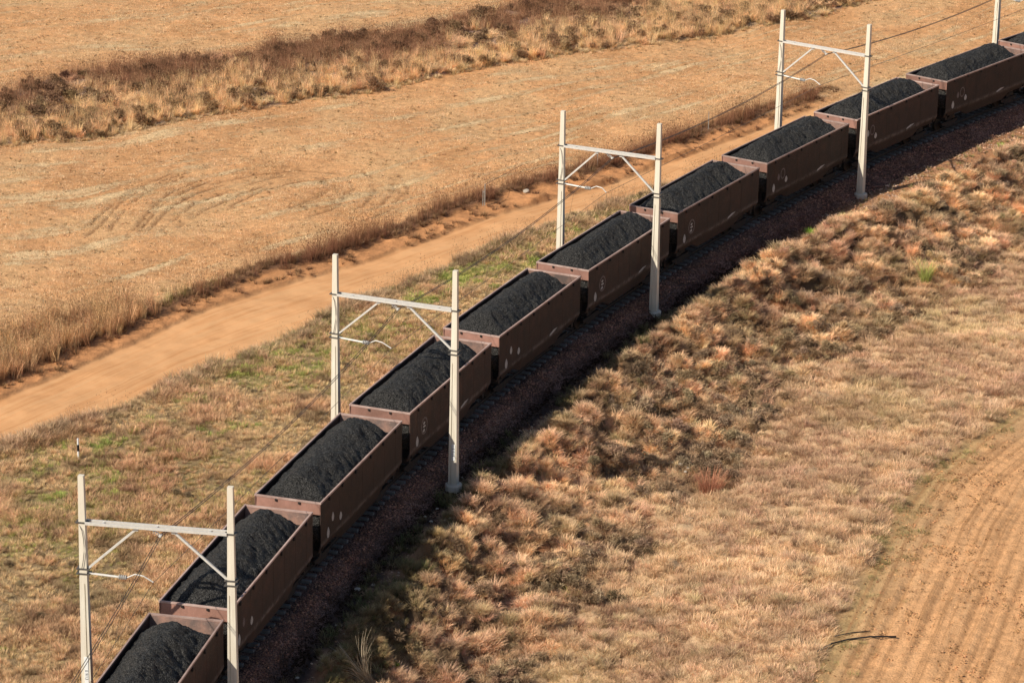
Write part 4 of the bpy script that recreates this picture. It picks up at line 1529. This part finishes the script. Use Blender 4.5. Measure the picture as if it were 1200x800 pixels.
X, Y = X[k], Y[k]
t = rng.uniform(0, 1, len(X))
scatter('bank_bushes', 'low grey brown bushes among the tussocks on the bank', 'bushes', X, Y, jit(cmix((.30, .20, .12), (.58, .42, .27), t), len(X)), rng.uniform(.5, 1.1, len(X)), 'bush')

# loose stones on the ballast shoulders and the bare foot of the bank
def bed_z(o): return np.interp(o, [p[0] for p in prof], [p[1] for p in prof])
n = 26000
S_ = rng.uniform(40, 170, n); O_ = rng.uniform(-2.6, 2.7, n)
k = abs(O_) > 1.22
S_, O_ = S_[k], O_[k]
tx, ty, ta = track(S_)
X, Y = tx + O_ * np.sin(ta), ty - O_ * np.cos(ta)
t = rng.uniform(0, 1, len(X))
lift = np.maximum(bed_z(O_) + .02, height(X, Y)) - height(X, Y)
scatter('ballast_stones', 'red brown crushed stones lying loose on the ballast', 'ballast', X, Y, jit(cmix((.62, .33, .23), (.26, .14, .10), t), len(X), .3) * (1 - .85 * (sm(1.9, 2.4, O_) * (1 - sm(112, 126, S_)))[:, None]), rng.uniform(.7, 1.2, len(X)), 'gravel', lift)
X, Y = cand(16)
z = zones(X, Y)
k = (z['o'] > 2.4) & (z['o'] < 5.6) & (z['s'] > 30) & (rng.uniform(0, 1, len(X)) < .6 * (1 - sm(2.8, 4.8, z['o'])))
X, Y, s_, og_ = X[k], Y[k], z['s'][k], z['o'][k]
t = rng.uniform(0, 1, len(X)) ** 2
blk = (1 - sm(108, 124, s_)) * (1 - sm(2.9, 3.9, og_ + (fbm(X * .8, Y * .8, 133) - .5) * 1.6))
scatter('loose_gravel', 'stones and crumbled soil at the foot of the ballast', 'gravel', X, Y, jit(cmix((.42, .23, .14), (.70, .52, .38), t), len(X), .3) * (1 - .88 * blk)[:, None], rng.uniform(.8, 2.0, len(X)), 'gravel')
X, Y = cand(10)
z = zones(X, Y)
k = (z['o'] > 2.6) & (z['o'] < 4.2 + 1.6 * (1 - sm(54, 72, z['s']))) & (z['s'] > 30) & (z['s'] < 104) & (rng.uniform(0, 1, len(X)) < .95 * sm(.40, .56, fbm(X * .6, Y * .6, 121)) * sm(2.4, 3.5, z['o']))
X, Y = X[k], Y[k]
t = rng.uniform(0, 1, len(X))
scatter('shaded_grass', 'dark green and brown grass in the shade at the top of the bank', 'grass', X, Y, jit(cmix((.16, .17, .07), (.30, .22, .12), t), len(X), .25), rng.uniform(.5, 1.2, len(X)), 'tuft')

# meadow beyond the bank
X, Y = cand(13)
z = zones(X, Y)
o_ = z['o']
k = (o_ > 8) & (z['plough'] < .4) & (z['bank'] > .3) & (rng.uniform(0, 1, len(X)) < .9)
X, Y, o_, dp = X[k], Y[k], o_[k], z['dp'][k]
t = sm(.3, .7, fbm(X * .3, Y * .3, 101))
c = cmix((.93, .65, .40), (.72, .47, .305), t)
g = sm(.56, .70, fbm(X * .11, Y * .11, 102)) * .35
c = c * (1 - g[:, None]) + np.array((.52, .46, .20))[None] * g[:, None]
rd = sm(.50, .66, fbm(X * .4, Y * .6, 103))
c = c * (1 - rd[:, None] * .55) + np.array((.40, .235, .14))[None] * rd[:, None] * .55
scatter('meadow_grass', 'matted pinkish tan dry grass between the bank and the ploughed land', 'grass', X, Y, jit(c, len(X), .16), .55 + .4 * rng.uniform(0, 1, len(X)), 'mat')
X, Y = cand(4)
z = zones(X, Y)
o_ = z['o']
k = (o_ > 9) & (z['plough'] < .4) & (z['bank'] > .3) & (rng.uniform(0, 1, len(X)) < 1.0 * sm(.44, .60, fbm(X * .45, Y * .45, 104, 3)))
X, Y = X[k], Y[k]
t = rng.uniform(0, 1, len(X))
scatter('meadow_tussocks', 'soft tussocks standing up out of the tan meadow', 'grass', X, Y, jit(cmix((.84, .61, .36), (.42, .26, .165), t), len(X), .2), rng.uniform(.4, 1.0, len(X)), 'tussock')
# weeds running along the edge of the ploughed land
X, Y = cand(9)
z = zones(X, Y)
k = (z['dp'] > -1.0) & (z['dp'] < 3.0) & (z['o'] > 8) & (rng.uniform(0, 1, len(X)) < .6 * (1 - sm(-1, 3, z['dp'])) * sm(.45, .65, fbm(X * .5, Y * .5, 106)))
X, Y = X[k], Y[k]
t = rng.uniform(0, 1, len(X))
scatter('plough_edge_grass', 'sparse low grass thinning out onto the ploughed land', 'grass', X, Y, jit(cmix((.44, .36, .18), (.28, .27, .10), t), len(X)), rng.uniform(.3, .7, len(X)), 'mat')

# grass creeping onto the sandy shoulder by the right masts
X, Y = cand(3)
z = zones(X, Y)
k = (z['o'] > 3.0) & (z['o'] < 4.3) & (z['s'] > 100) & (rng.uniform(0, 1, len(X)) < .5)
X, Y = X[k], Y[k]
t = rng.uniform(0, 1, len(X))
scatter('shoulder_grass', 'thin yellow green grass on the sandy shoulder by the ballast', 'grass', X, Y, jit(cmix((.40, .36, .14), (.50, .38, .20), t), len(X)), rng.uniform(.35, .7, len(X)), 'tuft')

# ------------------------------------------------------------------ single plants and small things
def ground_at(u, v, guess=-.5):
    z = guess
    for _ in range(12):
        x, y = gp(u, v, z)
        z = float(height(np.array([x]), np.array([y]))[0])
    x, y = gp(u, v, z)
    return x, y, z


gm = mat_plant('fresh_green_grass', (.30, .52, .07))
gtuft = [blade_mesh('green_tuft', 150, .46, .26, .016, .35, 1.0, 400 + k, 3) for k in range(3)]
GT = [((988, 258), 1.0, 'bright green grass tuft right of the fourth frame mast base, lower of two nearby'),
      ((950, 275), 1.05, 'bright green grass tuft at the shadow edge, third from the top on the bank rim'),
      ((921, 297), .95, 'bright green grass tuft on the bank rim just above the end of the beam shadow'),
      ((893, 313), .75, 'small bright green grass tuft beside the beam shadow on the bank rim'),
      ((872, 335), .6, 'smallest bright green grass tuft on the bank rim, between two larger ones'),
      ((847, 347), .95, 'bright green grass tuft on the bank rim, lowest of the row'),
      ((1172, 172), .7, 'small bright green grass tuft near the right edge above the pale bushes')]
for k, ((u, v), s_, lb) in enumerate(GT):
    x, y, z = ground_at(u, v)
    o = link('green_grass_tuft', gtuft[k % 3], gm)
    o.location = (x, y, z); o.scale = (s_,) * 3; o.rotation_euler = (0, 0, k * 1.3)
    tag(o, lb, 'grass tuft', 'bright green tufts on the bank rim')
x, y, z = ground_at(1084, 332, -2)
o = link('reed_clump', blade_mesh('reed_clump', 170, 1.5, .30, .014, .22, .7, 420, 4), mat_plant('yellow_green_reed', (.42, .46, .14)))
o.location = (x, y, z)
tag(o, 'tall yellow green reed clump standing alone among tan bushes at the right', 'reed clump')
x, y, z = ground_at(832, 578, -2.5)
o = link('rust_bush', blade_mesh('rust_bush', 420, 1.3, .5, .010, .35, .6, 430, 4), mat_plant('rust_twigs', (.55, .26, .16)))
o.location = (x, y, z)
tag(o, 'rust red twiggy bush beside grey stones on the bank', 'bush')
x, y, z = ground_at(615, 590, -2)
o = link('yellow_tussock', blade_mesh('yellow_tussock', 160, .8, .2, .012, .4, 1.1, 440, 4), mat_plant('yellow_straw', (.50, .44, .16)))
x, y, z = ground_at(668, 705, -3)
o.location = (x, y, z)
tag(o, 'yellowish tussock standing out on the lower bank', 'tussock')
# bleached sheaf of long dry stems at the bottom of the shaded bank
x, y, z = ground_at(432, 800, -2)
o = link('dry_stem_sheaf', blade_mesh('dry_stem_sheaf', 110, 2.2, .25, .017, .22, 1.0, 450, 5), mat_plant('bleached_stems', (.52, .42, .30)))
o.location = (x, y, z); o.rotation_euler = (0, -.55, 0)
tag(o, 'leaning sheaf of bleached dry stems at the bottom of the shaded bank', 'dry stems')
x, y, z = ground_at(462, 790, -2)
o = link('sapling', leafy_mesh('sapling', 160, .16, .9, .10, 460), mat_plant('sapling_leaf', (.20, .26, .06)))
o.location = (x, y, z)
tag(o, 'small green sapling beside the bleached stems at the bottom', 'sapling')


def rock(r, seed):
    rr = random.Random(seed)
    bm = bmesh.new()
    bmesh.ops.create_icosphere(bm, subdivisions=2, radius=r)
    off = [Vector([rr.uniform(-1, 1) for _ in range(3)]).normalized() for _ in range(5)]
    for v in bm.verts:
        k = 1.0
        for d_ in off:
            q = v.co.normalized().dot(d_)
            if q > .55: k -= (q - .55) * .55
        v.co = v.co * k * rr.uniform(.96, 1.04)
        v.co.z *= .65
    me = bpy.data.meshes.new('stone')
    bm.to_mesh(me); bm.free()
    me.materials.append(M['stone'])
    return me


rocks = [rock(.13, 500 + k) for k in range(5)]
SP = [(532, 600, 1.1), (512, 597, .8), (540, 588, .6), (565, 560, .6), (505, 612, .8), (498, 606, .7), (612, 520, .7), (626, 534, .8), (541, 560, .5), (585, 545, .5),
      (419, 692, 1.3), (437, 686, .8), (433, 700, .5), (394, 733, .5), (403, 743, .5), (377, 737, .5), (348, 795, .8), (620, 225, .0),
      (797, 548, 1.2), (806, 552, 1.0), (788, 546, .9), (803, 556, .8), (812, 540, .8), (818, 532, .7), (806, 536, .7), (828, 534, .6), (780, 552, .8), (794, 558, .7), (866, 268, .5)]
for k, (u, v, s_) in enumerate(SP):
    if s_ == 0: continue
    x, y, z = ground_at(u, v, -1)
    o = link('stone', rocks[k % 5])
    o.location = (x, y, z + .07 * s_ + (.12 if 780 <= u <= 830 and v > 500 else 0)); o.scale = (s_, s_ * random.uniform(.7, 1.1), s_ * random.uniform(.6, 1)); o.rotation_euler = (0, 0, random.uniform(0, 6))
    if 775 < u < 835:
        tag(o, 'grey stone in the small heap beside the rust red bush', 'stone', 'stones heaped by the rust red bush')
    else:
        tag(o, 'loose pale stone lying on the shaded side of the track bank', 'stone', 'loose stones on the shaded bank')

# white stone on the berm beyond the road
x, y, z = ground_at(617, 226, .3)
o = link('white_stone', rock(.24, 600)); o.location = (x, y, z + .1)
tag(o, 'single pale stone on the red berm beyond the dirt road', 'stone')

# little marker post by the near verge
x, y, z = ground_at(92, 538, 0)
root = thing('marker_post', 'short white and black marker post in the grass left of the nearest frame', 'marker post', (x, y, z))
m2 = MB(); m2.tube([(0, 0, -.1), (0, 0, 1.05)], [.05, .045], 10); m2.build('post', M['plate'], root)
m2 = MB(); m2.tube([(0, 0, .45), (0, 0, .78)], .062, 10); m2.build('black_band', M['black'], root)
m2 = MB(); m2.tube([(0, 0, 1.05), (0, 0, 1.13)], [.065, .02], 10); m2.build('cap', M['galv'], root)

# fence post with a wire running back along the weeds
x, y, z = ground_at(568, 240, .2)
root = thing('fence_post', 'thin pale fence post standing in the rust brown weeds beyond the road', 'fence post', (x, y, z))
m2 = MB(); m2.box(-.03, .03, -.03, .03, -.2, 1.35); m2.build('post', M['postmetal'], root)
m2 = MB(); m2.box(-.14, -.09, -.02, .02, -.2, .95); m2.box(-.088, -.032, -.012, .012, .8, .86); m2.build('stay', M['postmetal'], root)
x2, y2, z2 = ground_at(604, 216, .2)
m2 = MB()
m2.tube([(x, y, z + 1.3), ((x + x2) / 2, (y + y2) / 2, z + 1.22), (x2 + .4, y2 + .6, z2 + 1.1)], .012, 6)
tag(m2.build('fence_wire', M['wire']), 'single slack fence wire running right from the pale post', 'wire')
# further fence posts along the weed line
for (u, v, lb) in ((700, 196, 'thin dark fence post in the weeds left of the third frame beam'), (830, 152, 'thin dark fence post in the weeds behind the third wagon from the right edge')):
    x, y, z = ground_at(u, v, .2)
    r_ = thing('fence_post', lb, 'fence post', (x, y, z))
    m2 = MB(); m2.box(-.025, .025, -.025, .025, -.2, 1.25); m2.build('post', M['postmetal'], r_)

# bent black pipe lying at the edge of the ploughed land
for P, r_, lb in (([(958, 765), (975, 756), (995, 751), (1020, 748), (1050, 748)], .04, 'long bent black pipe lying across the edge of the ploughed land'),
                  ([(978, 747), (998, 743), (1020, 741)], .025, 'short thin black pipe lying just above the longer one')):
    pts = []
    for u, v in P:
        x, y, z = ground_at(u, v, -2.5)
        pts.append((x, y, z + r_ + .07))
    m2 = MB(); m2.tube(pts, r_, 8)
    tag(m2.build('black_pipe', M['black'], smooth=True), lb, 'pipe')

# ------------------------------------------------------------------ light
AZ, EL = 40.3, 38.5      # direction the light travels, and sun height
w = bpy.data.worlds.new('World'); scene.world = w; w.use_nodes = True
nt = w.node_tree
bg = nt.nodes['Background']
sky = nt.nodes.new('ShaderNodeTexSky'); sky.sky_type = 'NISHITA'; sky.sun_disc = False
sky.sun_elevation = R(EL)
sd = Vector((-math.cos(R(AZ)) * math.cos(R(EL)), -math.sin(R(AZ)) * math.cos(R(EL)), math.sin(R(EL))))
sky.sun_rotation = math.atan2(sd.x, sd.y) % (2 * math.pi)
nt.links.new(sky.outputs[0], bg.inputs[0]); bg.inputs[1].default_value = .085
sl = bpy.data.lights.new('sun', 'SUN'); sl.energy = 5.0; sl.angle = R(.5); sl.color = (1, .91, .76)
so_ = bpy.data.objects.new('sun', sl); C.objects.link(so_)
so_.rotation_euler = sd.to_track_quat('Z', 'Y').to_euler()
so_.location = (-40, 100, 90)
scene.view_settings.view_transform = 'Standard'
scene.view_settings.look = 'None'
scene.view_settings.exposure = 0
scene.cycles.max_bounces = 6
